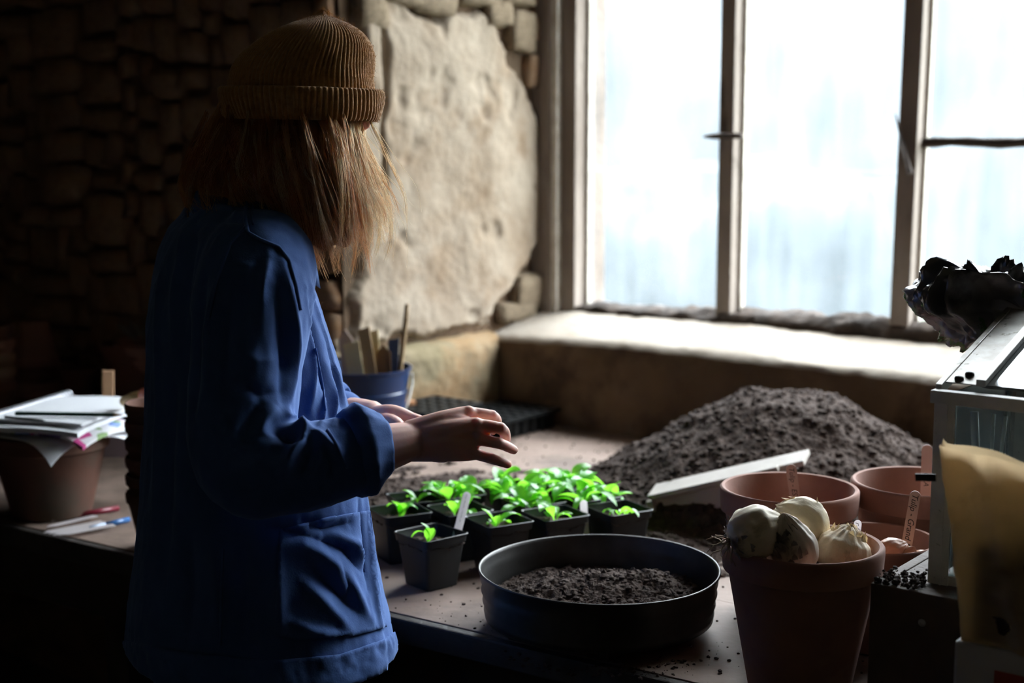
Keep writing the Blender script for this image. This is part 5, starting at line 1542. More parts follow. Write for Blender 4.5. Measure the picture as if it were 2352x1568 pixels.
    # left hand, loosely closed
    kl = [Q(938, 960, 2.125), Q(942, 966, 2.145), Q(940, 974, 2.163), Q(932, 980, 2.178)]
    for k, p in enumerate(kl):
        w = wr_l + Vector((0, 0.008 * (k - 1.5), 0))
        parts.append(capsule([w, w.lerp(p, .55) + Vector((0, 0, 0.006)), p], [0.018, 0.0155, 0.0112], 14))
        d = (p - w).normalized()
        tip = p + d * 0.018 + Vector((0, 0, -0.030)); tip2 = p + d * 0.004 + Vector((0, -0.004, -0.046))
        parts.append(capsule([p, p + d * 0.026 + Vector((0, 0, -0.010)), tip, tip2], [0.0105, 0.0092, 0.0085, 0.0068], 12, sub=3))
    parts.append(capsule([wr_l + Vector((0.004, -0.018, -0.004)), Q(900, 972, 2.105), Q(925, 990, 2.098), Q(948, 1000, 2.105)], [0.015, 0.0135, 0.0105, 0.0082], 14))
    # legs
    for sg, dx in ((1, 0.02), (-1, -0.02)):
        h = hip + PRt * 0.085 * sg; kx = Vector((h.x + 0.01, h.y, 0.47)); f = Vector((h.x - 0.01, h.y, 0.07))
        parts.append(capsule([h + Vector((0, 0, -.02)), kx, f], [0.085, 0.055, 0.036], 16))
        parts.append(capsule([f + Vector((0, 0, -0.02)), f + PFd * 0.16 + Vector((0, 0, -0.035))], [0.036, 0.026], 12))
    return joined(parts, 0.0019, 3, 'person', dec=0.35)
me = build_body()
me.materials.clear(); me.materials.append(M_skin); me.shade_smooth()
person = bpy.data.objects.new('person', me); col.objects.link(person)
tag(person, 'person in a blue work jacket and brown knitted beanie bending over seedlings', 'person')
for sg in (-1, 1):
    c = head_c + HU * 0.018 + FD * 0.074 + HX * 0.031 * sg
    ey = set_mesh('eye', *ellipsoid(c, (HX, FD, HU), (0.0115, 0.0115, 0.0115), 10, 14), mat('eye_white', (0.6, 0.58, 0.55), rough=.2), person)
# finger nails on the right hand
M_nail = mat('nail', (0.62, 0.40, 0.34), rough=.3)
for (px, py, fw, r) in [(1178, 1026, 1.884, .0050), (1164, 1060, 1.8755, .0045)]:
    c = Q(px, py, fw)
    set_mesh('nail', *ellipsoid(c, (Vector((1, 0, -.3)).normalized(), Vector((0.2, 0.75, 0.6)).normalized(), Vector((0.1, -.6, .75)).normalized()), (r, r * .7, 0.0016), 6, 12), M_nail, person)

# ---- jacket: torso loft and sleeves fused into one cloth surface
rows = [  # py, left px, right px, half width towards the camera
    (440, 470, 640, .085), (462, 440, 655, .115), (490, 402, 678, .155), (525, 368, 700, .180), (580, 346, 718, .195), (650, 334, 730, .200), (740, 329, 757, .200), (850, 329, 788, .198),
    (950, 329, 808, .195), (1050, 327, 828, .192), (1150, 320, 846, .192), (1250, 311, 860, .197), (1350, 303, 878, .203), (1430, 297, 896, .208), (1478, 293, 908, .211)]
def torso():
    V, Fc = [], []
    n = 72
    fwc = 2.06
    for (py, L, Rr, b) in rows:
        c = Q((L + Rr) / 2, py, fwc); hx = (Rr - L) / 2 / F * fwc
        a = math.sqrt(max(hx * hx - (b * PRt.x) ** 2, 0.004)) / PFd.x
        for k in range(n):
            t = 2 * math.pi * k / n
            ex = 0.85
            ca = math.copysign(abs(math.cos(t)) ** ex, math.cos(t)); sa = math.copysign(abs(math.sin(t)) ** ex, math.sin(t))
            V.append(c + PFd * (a * ca) + PRt * (b * sa))
    m = len(rows)
    Fc = [(i * n + k, i * n + (k + 1) % n, (i + 1) * n + (k + 1) % n, (i + 1) * n + k) for i in range(m - 1) for k in range(n)]
    Fc.append(tuple(range(n - 1, -1, -1))); Fc.append(tuple((m - 1) * n + k for k in range(n)))
    return V, Fc
sleeve_r = capsule([Q(598, 610, 1.925), Q(580, 700, 1.875), Q(566, 850, 1.85), Q(556, 980, 1.83), Q(572, 1072, 1.805), Q(650, 1078, 1.80), Q(745, 1062, 1.812), Q(822, 1036, 1.832)],
                   [0.080, 0.080, 0.074, 0.073, 0.066, 0.061, 0.058, 0.049], 26, sub=5)
sleeve_l = capsule([sh_l, sh_l.lerp(el_l, .5), el_l, Q(700, 985, 2.23), Q(775, 962, 2.19)], [0.085, 0.075, 0.068, 0.06, 0.048], 22)
jme = joined([torso(), sleeve_r, sleeve_l], 0.0034, 7, 'jacket')

JV = np.empty(len(jme.vertices) * 3); jme.vertices.foreach_get('co', JV); JV = JV.reshape(-1, 3)
jpoly = [tuple(p.vertices) for p in jme.polygons]
def vnormals(V, polys):
    Fq = np.array([p if len(p) == 4 else (*p, p[-1]) for p in polys])
    n = np.cross(V[Fq[:, 2]] - V[Fq[:, 0]], V[Fq[:, 3]] - V[Fq[:, 1]])
    N = np.zeros_like(V)
    for k in range(4): np.add.at(N, Fq[:, k], n)
    return N / (np.linalg.norm(N, axis=1)[:, None] + 1e-12)
bvh = BVHTree.FromPolygons([Vector(v) for v in JV], jpoly)
def hit(px, py):
    d = ray(px, py).normalized()
    h = bvh.ray_cast(CAM, d)
    return h[0]
def stroke_pts(pl, step=10):
    out = []
    for (a, b) in zip(pl[:-1], pl[1:]):
        n = max(1, int(math.hypot(b[0] - a[0], b[1] - a[1]) / step))
        for k in range(n):
            h = hit(a[0] + (b[0] - a[0]) * k / n, a[1] + (b[1] - a[1]) * k / n)
            if h is not None: out.append(h)
    h = hit(*pl[-1])
    if h is not None: out.append(h)
    return out
strokes = [  # pixel polyline on the cloth, width (m), height (m); negative = valley
    # drape lines down the front
    ([(715, 660), (745, 760), (775, 860), (795, 940)], .010, .006), ([(705, 680), (728, 790), (750, 880), (762, 950)], .012, -.009), ([(702, 660), (716, 760), (722, 860), (712, 940)], .008, .006),
    ([(738, 740), (765, 830), (785, 930)], .007, -.006), ([(752, 900), (742, 945), (735, 990)], .006, .005), ([(770, 880), (772, 930), (768, 970)], .006, .005),
    # front of the upper sleeve
    ([(650, 600), (672, 690), (684, 790), (680, 870), (664, 940)], .012, .007), ([(640, 640), (652, 740), (656, 830), (648, 920)], .014, -.008), ([(618, 590), (606, 640), (602, 690)], .008, .005), ([(590, 600), (580, 680), (584, 760)], .010, -.005),
    ([(500, 620), (480, 760), (470, 900)], .012, .007), ([(470, 640), (448, 780), (440, 960)], .014, -.010), ([(540, 640), (520, 780), (512, 930)], .014, -.005),
    # bunching inside the elbow
    ([(662, 955), (690, 962), (702, 985), (696, 1015), (672, 1035), (655, 1062)], .009, .013), ([(640, 990), (670, 1000), (688, 1010)], .010, -.012), ([(668, 1060), (650, 1095), (655, 1120)], .008, .006),
    ([(706, 1000), (716, 1020), (712, 1060), (700, 1085)], .010, -.011), ([(712, 985), (740, 1000), (770, 1030), (790, 1060)], .010, .008), ([(730, 1010), (735, 1050), (722, 1085)], .008, .007), ([(752, 1030), (770, 1060), (768, 1090)], .007, -.006),
    ([(640, 930), (610, 960), (590, 1000)], .012, .007), ([(600, 930), (570, 975), (560, 1020)], .012, -.006), ([(600, 1060), (560, 1080), (520, 1060)], .012, .006), ([(620, 1110), (580, 1130), (540, 1120)], .012, -.005),
    ([(560, 880), (600, 905), (650, 900)], .010, -.004), ([(540, 800), (590, 830), (640, 825)], .012, .003),
    # back and shoulder
    ([(420, 520), (400, 640), (395, 800)], .014, .005), ([(450, 500), (430, 620), (420, 760)], .014, -.006), ([(372, 560), (362, 700), (360, 900), (352, 1150)], .014, .005), ([(395, 900), (385, 1100), (372, 1320)], .016, -.006),
    ([(500, 470), (535, 482), (560, 500)], .006, .005), ([(505, 500), (535, 505), (560, 512)], .005, -.004), ([(480, 455), (520, 462), (556, 470)], .006, -.004),
    # skirt of the jacket
    ([(840, 1140), (850, 1250), (858, 1340), (872, 1430)], .007, .006), ([(825, 1150), (838, 1260), (845, 1350)], .008, -.006), ([(700, 1250), (760, 1290), (810, 1350), (850, 1420)], .012, .008), ([(720, 1310), (770, 1350), (820, 1400)], .012, -.008),
    ([(690, 1330), (740, 1380), (800, 1440)], .012, .007), ([(730, 1240), (790, 1260), (830, 1310)], .010, -.007), ([(770, 1230), (815, 1250), (840, 1290)], .008, .006), ([(780, 1310), (800, 1340), (805, 1370)], .006, -.007), ([(660, 1420), (720, 1450), (790, 1460)], .010, .005),
    ([(480, 1240), (500, 1340), (495, 1450)], .014, .006), ([(430, 1200), (440, 1330), (430, 1470)], .014, -.006), ([(560, 1230), (570, 1340), (560, 1470)], .014, -.005), ([(620, 1260), (640, 1360), (640, 1460)], .014, .005),
    ([(700, 1200), (745, 1215), (800, 1200)], .010, -.010), ([(600, 1205), (680, 1225), (740, 1240)], .012, -.007),
]
N0 = vnormals(JV, jpoly)
disp = np.zeros(len(JV))
for (pl, w, h) in strokes:
    w *= 0.78
    sp_ = stroke_pts(pl)
    if len(sp_) < 2: continue
    sp_ = np.array(sp_)
    lo, hi = sp_.min(0) - 3 * w, sp_.max(0) + 3 * w
    ids = np.where(np.all((JV > lo) & (JV < hi), axis=1))[0]
    if len(ids) == 0: continue
    best = np.full(len(ids), 9.0); tp = np.zeros(len(ids))
    m = len(sp_) - 1
    for k in range(m):
        a, b = sp_[k], sp_[k + 1]; ab = b - a
        if ab @ ab > 0.05 ** 2: continue
        t = np.clip(((JV[ids] - a) @ ab) / (ab @ ab + 1e-12), 0, 1)
        d = np.linalg.norm(JV[ids] - a - t[:, None] * ab, axis=1)
        upd = d < best; best[upd] = d[upd]; tp[upd] = ((k + t) / m)[upd]
    fade = np.sin(np.pi * np.clip(tp, 0.04, 0.96)) ** 0.5
    disp[ids] += h * 1.25 * np.exp(-(best / w) ** 1.45) * fade
# small puckers everywhere, long in the direction of fall
Pw = JV * np.array([1, 1, 0.45])
disp += 0.0040 * fbm(Pw, 14, 2, off=3) - 0.0045 * np.abs(fbm(Pw, 11, 2, off=43)) - 0.0028 * np.abs(fbm(Pw * np.array([1, 1, 1.6]), 24, 2, off=53)) + 0.0010 * fbm(Pw, 60, 2, off=13)
hemz = Q(600, 1480, 2.06).z
disp += 0.0030 * np.exp(-((JV[:, 2] - hemz - 0.03) / 0.02) ** 2) * fbm(JV, 60, 2, off=31)
JV2 = JV + N0 * disp[:, None]
# the hem hangs a little unevenly
w_ = sstep(hemz + 0.25, hemz, JV2[:, 2])
JV2[:, 2] -= w_ * 0.012 * np.clip((JV2[:, 0] - Q(600, 1480, 2.06).x) / 0.2, -1, 0.2)
jme.vertices.foreach_set('co', JV2.ravel()); jme.update()
jme.materials.clear(); jme.materials.append(M_denim); jme.shade_smooth()
jacket = bpy.data.objects.new('jacket', jme); col.objects.link(jacket); jacket.parent = person
jacket['label'] = 'blue cotton work jacket with rolled sleeves'
bvh = BVHTree.FromPolygons([Vector(v) for v in JV2], jpoly)
N1 = vnormals(JV2, jpoly)

# ---- sewn-on pieces that follow the cloth
_pp = np.array([to_px(v) for v in JV2])
_fc = (N1 * (np.array(CAM) - JV2)).sum(1) > 0
_depth = JV2[:, 1]
def patch(name, poly_px, off, m, zmax=None, parent=None, thick=True, ymax=2.05):
    """copy the part of the cloth inside an outline, lift it off the surface and give it an edge"""
    sdv = poly_sd(_pp, np.array(poly_px, float))
    ok = (sdv < 0) & _fc & (_depth < ymax)
    fs = [p for p in jpoly if all(ok[i] for i in p)]
    if not fs: return None
    # keep only pieces that the camera sees first
    ids = sorted({i for f in fs for i in f}); rm = {a: b for b, a in enumerate(ids)}
    top = [Vector(JV2[i]) + Vector(N1[i]) * off for i in ids]
    bot = [Vector(JV2[i]) - Vector(N1[i]) * 0.001 for i in ids]
    pl_ = np.array(poly_px, float)
    F1 = [tuple(rm[i] for i in f) for f in fs]
    from collections import Counter
    ec = Counter()
    for f in F1:
        for a, b in zip(f, f[1:] + f[:1]): ec[(a, b)] += 1
    rim = [(a, b) for (a, b) in ec if (b, a) not in ec]
    n = len(ids)
    for i in {q for e in rim for q in e}:
        x, y = _pp[ids[i]]
        best = None
        for a, b in zip(pl_, np.roll(pl_, -1, axis=0)):
            ab = b - a; t = min(1, max(0, ((x - a[0]) * ab[0] + (y - a[1]) * ab[1]) / (ab @ ab)))
            c = a + ab * t; dd = math.hypot(c[0] - x, c[1] - y)
            if best is None or dd < best[0]: best = (dd, c)
        if best[0] < 14:
            sc_ = JV2[ids[i]][1] / F
            mv = Vector(((best[1][0] - x) * sc_, 0, -(best[1][1] - y) * sc_))
            nn_ = Vector(N1[ids[i]]); mv -= nn_ * mv.dot(nn_)
            top[i] += mv; bot[i] += mv
    F2 = F1 + [(b, a, a + n, b + n) for (a, b) in rim]
    return set_mesh(name, top + bot, F2, m, parent or jacket)
def welt(name, pl, r, m, off=0.0008, flat=0.45, parent=None):
    """a sewn ridge along a line on the cloth"""
    pts = []
    for (a, b) in zip(pl[:-1], pl[1:]):
        n = max(1, int(math.hypot(b[0] - a[0], b[1] - a[1]) / 7))
        for k in range(n):
            h = bvh.ray_cast(CAM, ray(a[0] + (b[0] - a[0]) * k / n, a[1] + (b[1] - a[1]) * k / n).normalized())
            if h[0] is not None: pts.append(h[0] + h[1] * off)
    if len(pts) < 3: return
    return MB().tube(pts, r, 6).build(name, m, parent or jacket, smooth=True)
pocket = patch('pocket', [(640, 1215), (760, 1185), (846, 1172), (868, 1330), (884, 1440), (820, 1458), (680, 1470), (630, 1460)], 0.0035, M_denim)
patch('hem_band', [(280, 1470), (450, 1500), (640, 1515), (780, 1502), (880, 1468), (912, 1445), (935, 1520), (800, 1580), (280, 1580)], 0.0028, M_denim)
welt('shoulder_seam', [(566, 466), (563, 500), (570, 535), (600, 552), (640, 568), (664, 600), (680, 660), (690, 720)], 0.0028, M_denim)
welt('shoulder_seam', [(580, 470), (578, 500), (584, 525)], 0.0016, M_denim)
welt('armhole_seam', [(566, 520), (530, 560), (500, 640), (478, 740)], 0.0022, M_denim)
welt('side_seam', [(512, 1260), (508, 1360), (505, 1490)], 0.0020, M_denim)
welt('placket_seam', [(724, 800), (740, 880), (748, 950)], 0.0016, M_denim)
# rolled cuff on the right sleeve
def cuff(c0, c1, r0, r1, name, parent):
    c0, c1 = Vector(c0), Vector(c1); d = (c1 - c0).normalized()
    a = Vector((0, 0, 1)); a = (a - d * a.dot(d)).normalized(); b = d.cross(a)
    L = (c1 - c0).length
    prof = [(0.00, r0 * 0.90), (0.02, r0 * 1.04), (0.15, r0 * 1.10), (0.32, r0 * 1.16), (0.42, r0 * 1.19), (0.50, r0 * 1.17), (0.72, (r0 + r1) / 2 * 1.10), (0.92, r1 * 1.06), (0.99, r1 * 1.00), (1.0, r1 * 0.94), (0.93, r1 * 0.88), (0.5, r1 * 0.85)]
    n = 64; V = []
    for (u, r) in prof:
        for k in range(n):
            t = 2 * math.pi * k / n
            rr = r * (1.0 + 0.07 * math.cos(t)) + 0.0050 * mnoise.fractal(Vector((math.cos(t) * 2.2, math.sin(t) * 2.2, u * 2.0 + 4)), 1, 2, 3) + 0.003 * math.sin(5 * t + 4 * u) * (0.3 + u)
            sk = 0.012 * math.sin(t + 0.6)                    # edge slants round the arm
            V.append(c0 + d * (u * L + sk * (0.4 + 0.6 * u)) + a * (rr * 1.06 * math.cos(t)) + b * (rr * math.sin(t)))
    Fc = [(i * n + k, i * n + (k + 1) % n, (i + 1) * n + (k + 1) % n, (i + 1) * n + k) for i in range(len(prof) - 1) for k in range(n)]
    return set_mesh(name, V, Fc, M_denim, parent)
cuff(Q(798, 1048, 1.828), Q(870, 1029, 1.842), 0.049, 0.042, 'cuff', jacket)
welt('cuff_fold_edge', [(752, 988), (772, 1020), (790, 1060), (800, 1080)], 0.0022, M_denim)
cuff(Q(752, 967, 2.20), Q(790, 962, 2.18), 0.048, 0.042, 'cuff', jacket)

# collar: a fold of cloth round the neck
def collar():
    nc = Q(578, 470, 2.045)
    n = 60; V = []
    up0 = Vector((0.10, 0.02, 1)).normalized()
    for i in range(n + 1):
        t = -math.pi * 0.93 + 2 * math.pi * 0.93 * i / n              # 0 = nape, +-pi = throat
        out = (-PFd * math.cos(t) + PRt * math.sin(t)).normalized()
        fr = (1 - math.cos(t)) / 2                                     # 0 nape .. 1 throat
        rx = 0.068 + 0.004 * fr
        drop = -0.055 * fr ** 1.2
        base = nc + out * (rx + 0.004) + Vector((0, 0, drop - 0.010)) - PFd * 0.006 * fr
        topp = base + Vector((0, 0, 0.032 - 0.010 * fr)) - out * 0.004
        fall = 0.050 + 0.030 * sstep(0.70, 1.0, fr)
        tip = topp + out * (0.028 - 0.010 * fr) + Vector((0, 0, -fall)) + PFd * 0.012 * float(sstep(0.75, 1.0, fr))
        mid = topp + out * 0.016 + Vector((0, 0, 0.000)); m2 = topp.lerp(tip, .55) + out * 0.008
        for q in (base, topp - out * .002, topp + Vector((0, 0, .004)) + out * .006, mid, m2, tip, tip - out * 0.003 + Vector((0, 0, .002)), m2 - out * 0.003, mid - out * .003 - Vector((0, 0, .004))):
            V.append(q + out * 0.002 * mnoise.noise(q * 30))
    k = 9
    Fc = [(i * k + j, i * k + j + 1, (i + 1) * k + j + 1, (i + 1) * k + j) for i in range(n) for j in range(k - 1)]
    Fc.append(tuple(range(k))); Fc.append(tuple(n * k + j for j in range(k - 1, -1, -1)))
    return set_mesh('collar', V, Fc, M_denim, jacket)
collar()

# ---- trousers and boots
def trousers():
    hip = Q(600, 1420, 2.06); parts = []
    parts.append(capsule([hip + PRt * .08 + Vector((0, 0, .02)), hip - PRt * .08 + Vector((0, 0, .02))], [0.105, 0.105], 20))
    for sg in (1, -1):
        h = hip + PRt * 0.085 * sg; kx = Vector((h.x + 0.01, h.y, 0.47)); f = Vector((h.x - 0.01, h.y, 0.12))
        parts.append(capsule([h, kx, f], [0.100, 0.075, 0.062], 18))
    return joined(parts, 0.009, 3, 'trousers')
tm = trousers(); tm.materials.clear(); tm.materials.append(M_trouser); tm.shade_smooth()
o = bpy.data.objects.new('trousers', tm); col.objects.link(o); o.parent = person
hip = Q(600, 1420, 2.06)
for sg in (1, -1):
    h = hip + PRt * 0.085 * sg; f = Vector((h.x - 0.01, h.y, 0.06))
    bm_ = joined([capsule([f + Vector((0, 0, 0.10)), f + Vector((0, 0, -0.01))], [0.052, 0.050], 16), capsule([f + Vector((0, 0, -0.018)), f + PFd * 0.17 + Vector((0, 0, -0.024))], [0.046, 0.040], 16)], 0.006, 3, 'boot')
    bv = np.empty(len(bm_.vertices) * 3); bm_.vertices.foreach_get('co', bv); bv = bv.reshape(-1, 3); bv[:, 2] = np.maximum(bv[:, 2], 0.0008); bm_.vertices.foreach_set('co', bv.ravel()); bm_.update()
    bm_.materials.clear(); bm_.materials.append(M_shoe); bm_.shade_smooth()
    o = bpy.data.objects.new('boot', bm_); col.objects.link(o); o.parent = person
# ================================================================== beanie and hair
M_knit = mat('brown_wool_knit', (0.50, 0.265, 0.088), (0.38, 0.19, 0.06), scale=120, rough=0.95, bump=0.6, bscale=500, bdist=.002, spec=.1, sheen=0.5)
def beanie():
    root = empty('beanie', (0, 0, 0)); root.parent = person
    root['label'] = 'brown ribbed knitted beanie with a turned-up cuff'
    c = Q(692, 240, 2.02)
    fwc = 2.02
    up = Vector((0.02, -0.01, 1)).normalized(); ex = Vector((1, 0, 0)); ex = (ex - up * ex.dot(up)).normalized(); ey = up.cross(ex)
    s = fwc / F
    NR = 88; seg = NR * 6
    def surf(prof, name, amp, rows_per_m=170, seed=0, shift=None):
        V = []
        m = len(prof)
        for i, (r, z) in enumerate(prof):
            sx = shift(z) if shift else 0.0
            for k in range(seg):
                t = 2 * math.pi * k / seg
                rib = abs(math.cos(t * NR / 2)) ** 0.8
                st_ = 0.35 * math.cos(z * rows_per_m * 6.28 + (k % 6 - 3) * .5)
                d = amp * (rib - 0.5 + 0.25 * st_ * rib) * min(1.0, r / 0.05)
                lump = 0.0045 * mnoise.fractal(Vector((math.cos(t) * 1.5, math.sin(t) * 1.5, z * 18 + seed)), 1, 2, 2)
                V.append(c + up * z + ex * ((r + d + lump) * math.cos(t) + sx) + ey * ((r * 0.955 + d + lump) * math.sin(t)))
        Fc = [(i * seg + k, i * seg + (k + 1) % seg, (i + 1) * seg + (k + 1) % seg, (i + 1) * seg + k) for i in range(m - 1) for k in range(seg)]
        return V, Fc
    # crown: radius in px by height in px above the cuff centre
    hp = [(-25, 150), (-5, 158), (15, 163), (35, 166), (55, 165), (75, 161), (95, 154), (115, 144), (135, 130), (150, 116), (163, 101), (174, 84), (183, 66), (190, 49), (196, 34), (201, 22), (206, 15), (211, 9), (214, 3)]
    hh = np.linspace(-25, 214, 74)
    rr = np.interp(hh, [a for a, b in hp], [b for a, b in hp])
    prof = [(r * s, h * s) for h, r in zip(hh, rr)]
    V, Fc = surf(prof, 'crown', 0.0030, seed=1, shift=lambda z: 0.030 * float(sstep(0.03, 0.13, z)) )
    set_mesh('crown', V, Fc, M_knit, root)
    # cuff: thick folded band
    prof = []
    for k in range(40):
        a = 2 * math.pi * k / 40
        y = math.sin(a); x = math.cos(a)
        yy = math.copysign(abs(y) ** 0.75, y); xx = math.copysign(abs(x) ** 0.75, x)
        prof.append((0.1075 + 0.0068 * xx + (0.004 * yy if xx > 0 else 0), 0.0 + 0.0225 * yy))
    prof.append(prof[0])
    V, Fc = surf(prof, 'cuff', 0.0034, seed=5)
    set_mesh('cuff', V, Fc, M_knit, root)
    # wool fuzz
    rg = np.random.default_rng(3)
    Vv = np.array(V); 
    mb = MB(); pick = rg.integers(0, len(Vv), 5200)
    cc = np.array(c)
    src = np.vstack([Vv, np.array([tuple(v) for v in root.children[0].data.vertices[0].co.to_tuple() and [q.co for q in root.children[0].data.vertices]])])
    pick = rg.integers(0, len(src), 9000)
    for i in pick:
        p = src[i]; n = p - cc; n[2] = max(n[2], 0) * 1.2; n /= (np.linalg.norm(n) + 1e-9)
        d = n * 0.6 + rg.normal(0, .5, 3); d /= np.linalg.norm(d)
        L = rg.uniform(0.002, 0.0065); sd = np.cross(d, [0.3, 0.5, 0.8]); sd /= np.linalg.norm(sd); sd *= 0.00013
        mid = p + d * L * .5 + rg.normal(0, .0006, 3); e = p + d * L + rg.normal(0, .0016, 3)
        mb.add([p - sd, p + sd, mid + sd, mid - sd, e], [(0, 1, 2, 3), (3, 2, 4)])
    o = mb.build('wool_fuzz', M_knit, root); o['kind'] = 'stuff'
beanie()

def hair_mat(name='blond_hair', ca=(0.80, 0.42, 0.15, 1), cb=(0.98, 0.72, 0.42, 1)):
    m = bpy.data.materials.new(name); m.use_nodes = True
    N = m.node_tree.nodes; Lk = m.node_tree.links; N.remove(N['Principled BSDF'])
    tc = N.new('ShaderNodeTexCoord'); n = N.new('ShaderNodeTexNoise'); n.inputs['Scale'].default_value = 45; n.inputs['Detail'].default_value = 2
    Lk.new(tc.outputs['Object'], n.inputs['Vector'])
    cr = N.new('ShaderNodeValToRGB'); cr.color_ramp.elements[0].position = .35; cr.color_ramp.elements[0].color = ca; cr.color_ramp.elements[1].position = .7; cr.color_ramp.elements[1].color = cb
    Lk.new(n.outputs['Fac'], cr.inputs[0])
    d = N.new('ShaderNodeBsdfDiffuse'); t = N.new('ShaderNodeBsdfTranslucent'); g = N.new('ShaderNodeBsdfGlossy'); g.inputs['Roughness'].default_value = .35; g.inputs['Color'].default_value = (0.95, 0.80, 0.60, 1)
    Lk.new(cr.outputs[0], d.inputs[0]); Lk.new(cr.outputs[0], t.inputs[0])
    m1 = N.new('ShaderNodeMixShader'); m1.inputs[0].default_value = .7; Lk.new(d.outputs[0], m1.inputs[1]); Lk.new(t.outputs[0], m1.inputs[2])
    m2 = N.new('ShaderNodeMixShader'); m2.inputs[0].default_value = .12; Lk.new(m1.outputs[0], m2.inputs[1]); Lk.new(g.outputs[0], m2.inputs[2])
    Lk.new(m2.outputs[0], N['Material Output'].inputs[0])
    return m
M_hair = hair_mat()
M_hairs = [M_hair, hair_mat('honey_hair', (0.62, 0.26, 0.075, 1), (0.82, 0.44, 0.15, 1)), hair_mat('pale_lit_hair', (0.95, 0.72, 0.44, 1), (0.99, 0.88, 0.68, 1))]
M_hair_in = mat('hair_mass', (0.46, 0.22, 0.08), (0.30, 0.14, 0.05), scale=30, rough=.8, stretch=(1, 1, .15), transl=.3, tcol=(.8, .4, .15))
guides = [  # (px, py, fw) ..., strands, spread at root, spread at tip
    ([(640, 272, 1.957), (642, 340, 1.937), (658, 430, 1.942), (688, 510, 1.952), (702, 562, 1.962)], 330, .016, .016),
    ([(690, 274, 1.947), (702, 350, 1.930), (716, 450, 1.934), (728, 530, 1.942), (752, 590, 1.952)], 380, .016, .014),
    ([(740, 276, 1.957), (764, 350, 1.937), (780, 440, 1.937), (782, 520, 1.947), (790, 586, 1.957)], 420, .016, .017),
    ([(790, 276, 1.987), (803, 335, 1.967), (822, 410, 1.967), (842, 480, 1.977), (838, 560, 1.987)], 360, .013, .018),
    ([(812, 280, 2.017), (816, 330, 2.002), (838, 390, 2.002), (862, 440, 2.007), (868, 505, 2.017)], 240, .010, .018),
    ([(770, 280, 2.012), (790, 350, 2.002), (815, 440, 2.012), (825, 520, 2.0), (815, 580, 2.0)], 260, .016, .020),
    ([(600, 274, 1.967), (600, 350, 1.950), (622, 430, 1.957), (660, 500, 1.967), (690, 550, 1.977)], 240, .016, .016),
    ([(560, 276, 1.987), (555, 345, 1.972), (580, 420, 1.977), (640, 490, 1.987), (690, 545, 1.997)], 200, .016, .016),
    ([(520, 278, 2.00), (480, 340, 2.00), (446, 410, 2.00), (452, 460, 2.00), (500, 500, 2.00)], 220, .014, .014),
    ([(545, 280, 1.992), (515, 345, 1.977), (492, 415, 1.972), (510, 465, 1.977), (560, 500, 1.992)], 240, .016, .014),
    ([(580, 282, 1.977), (560, 350, 1.962), (545, 420, 1.957), (560, 470, 1.967), (610, 505, 1.982)], 200, .016, .014),
    ([(690, 320, 1.937), (660, 340, 1.927), (646, 370, 1.925), (634, 405, 1.927), (618, 432, 1.932)], 34, .006, .009),
    ([(680, 318, 1.934), (676, 370, 1.924), (690, 420, 1.924), (715, 455, 1.927), (700, 490, 1.930)], 40, .004, .008),
    ([(700, 310, 1.932), (725, 370, 1.922), (742, 420, 1.922), (735, 470, 1.925), (712, 500, 1.927)], 40, .004, .006),
    ([(545, 285, 2.05), (520, 350, 2.06), (500, 420, 2.06), (520, 480, 2.05)], 120, .016, .02),
    ([(640, 275, 2.10), (660, 350, 2.10), (690, 450, 2.09), (720, 540, 2.07)], 160, .02, .02),
    ([(740, 275, 2.09), (760, 350, 2.08), (780, 450, 2.07), (790, 550, 2.05)], 200, .02, .02),
]
def catmull(P, t):
    n = len(P) - 1
    x = min(t * n, n - 1e-6); i = int(x); f = x - i
    p0, p1, p2, p3 = P[max(i - 1, 0)], P[i], P[i + 1], P[min(i + 2, n)]
    return 0.5 * (2 * p1 + (p2 - p0) * f + (2 * p0 - 5 * p1 + 4 * p2 - p3) * f * f + (3 * p1 - p0 - 3 * p2 + p3) * f ** 3)
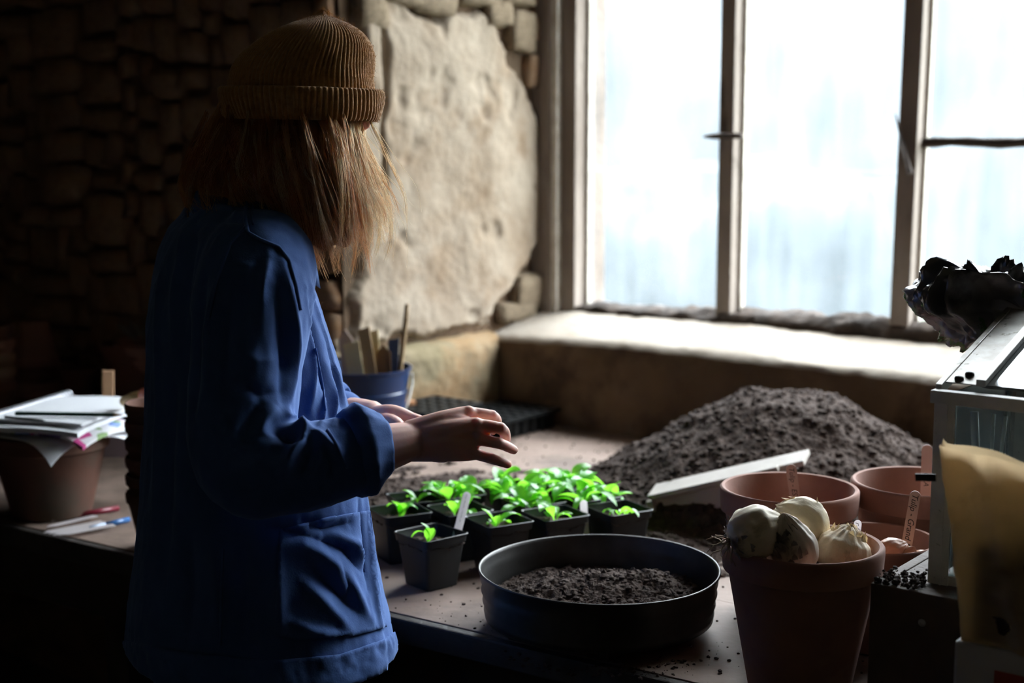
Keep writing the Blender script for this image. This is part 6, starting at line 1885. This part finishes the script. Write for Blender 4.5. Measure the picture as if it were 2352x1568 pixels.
def hair():
    rg = np.random.default_rng(11)
    parts = [capsule([Q(*p) + Vector((0, 0.018, 0)) for p in g[0]][:-1] + [Q(*g[0][-1]).lerp(Q(*g[0][-2]), .5) + Vector((0, .018, 0))], [0.026] + [0.024] * (len(g[0]) - 2) + [0.012], 12, sub=3) for k_, g in enumerate(guides) if g[1] >= 120 and k_ not in (3, 4, 5, 16)]
    hm = joined(parts, 0.005, 3, 'hair')
    hm.materials.clear(); hm.materials.append(M_hair_in); hm.shade_smooth()
    o = bpy.data.objects.new('hair', hm); col.objects.link(o); o.parent = person; o['label'] = 'shoulder-length blond hair'
    NP = 15
    allV, allF, allM = [], [], []; base = 0
    ts = np.linspace(0, 1, NP)
    for gi, (g, cnt, s0, s1) in enumerate(guides):
        G = [np.array(Q(*p)) for p in g]
        C0 = np.array([catmull(G, t) for t in ts])
        nl = max(1, cnt // 11)                                  # strands gather into locks
        for l in range(nl):
            lo = rg.normal(0, 1, 3); le = lo * .5 + rg.normal(0, 1, 3)
            ph = rg.uniform(0, 6.28); wa = rg.uniform(.002, .0085); fr = rg.uniform(.5, 1.3)
            lend = rg.uniform(.74, 1.06); mi = rg.choice([0, 2, 2] if gi in (3, 4, 5) else [0, 0, 2, 1] if gi in (2, 16) else [0, 0, 1, 1, 2])  # locks nearest the window get paler strands, its light put into the colour
            for q in range(15):
                o1 = lo * s0 * .9 + rg.normal(0, .0014, 3)
                o2 = le * s1 * 0.88 + rg.normal(0, .0022, 3)
                if rg.random() < 0.12: o2 += rg.normal(0, .012, 3) + np.array([0.014, 0, 0.006])      # flyaway
                tt = np.clip(ts * lend * rg.uniform(.9, 1.04), 0, 1)
                S = np.stack([np.interp(tt, ts, C0[:, d]) for d in range(3)], 1)
                k = ts[:, None]
                S = S + o1 * (1 - k) + o2 * k
                wv = wa * np.sin(2 * np.pi * fr * ts + ph) * ts
                S[:, 0] += wv; S[:, 1] += wv * .6; S[:, 0] += 0.0012 * np.sin(9 * ts + q)
                r = 0.00034 * (1 - 0.75 * ts ** 2)
                T = np.gradient(S, axis=0); T /= np.linalg.norm(T, axis=1)[:, None] + 1e-9
                A = np.cross(T, [0.0, 1.0, 0.0]); A /= np.linalg.norm(A, axis=1)[:, None] + 1e-9
                B = np.cross(T, A)
                ring = [S + (A * math.cos(a) + B * math.sin(a)) * r[:, None] for a in (0, 2.094, 4.189)]
                allV.append(np.stack(ring, 1).reshape(-1, 3))
                i = np.arange(NP - 1)[:, None] * 3 + base
                f = np.concatenate([np.stack([i[:, 0] + a, i[:, 0] + (a + 1) % 3, i[:, 0] + 3 + (a + 1) % 3, i[:, 0] + 3 + a], 1) for a in range(3)])
                allF.append(f); allM.append(np.full(len(f), mi)); base += NP * 3
    V = np.concatenate(allV); Fq = np.concatenate(allF)
    hs = bpy.data.meshes.new('hair_strands')
    hs.from_pydata(V.tolist(), [], Fq.tolist()); hs.update(); hs.shade_smooth()
    for q in M_hairs: hs.materials.append(q)
    hs.polygons.foreach_set('material_index', np.concatenate(allM).astype(np.int32))
    h2 = bpy.data.objects.new('hair_strands', hs); col.objects.link(h2); h2.parent = o; h2['kind'] = 'stuff'
hair()
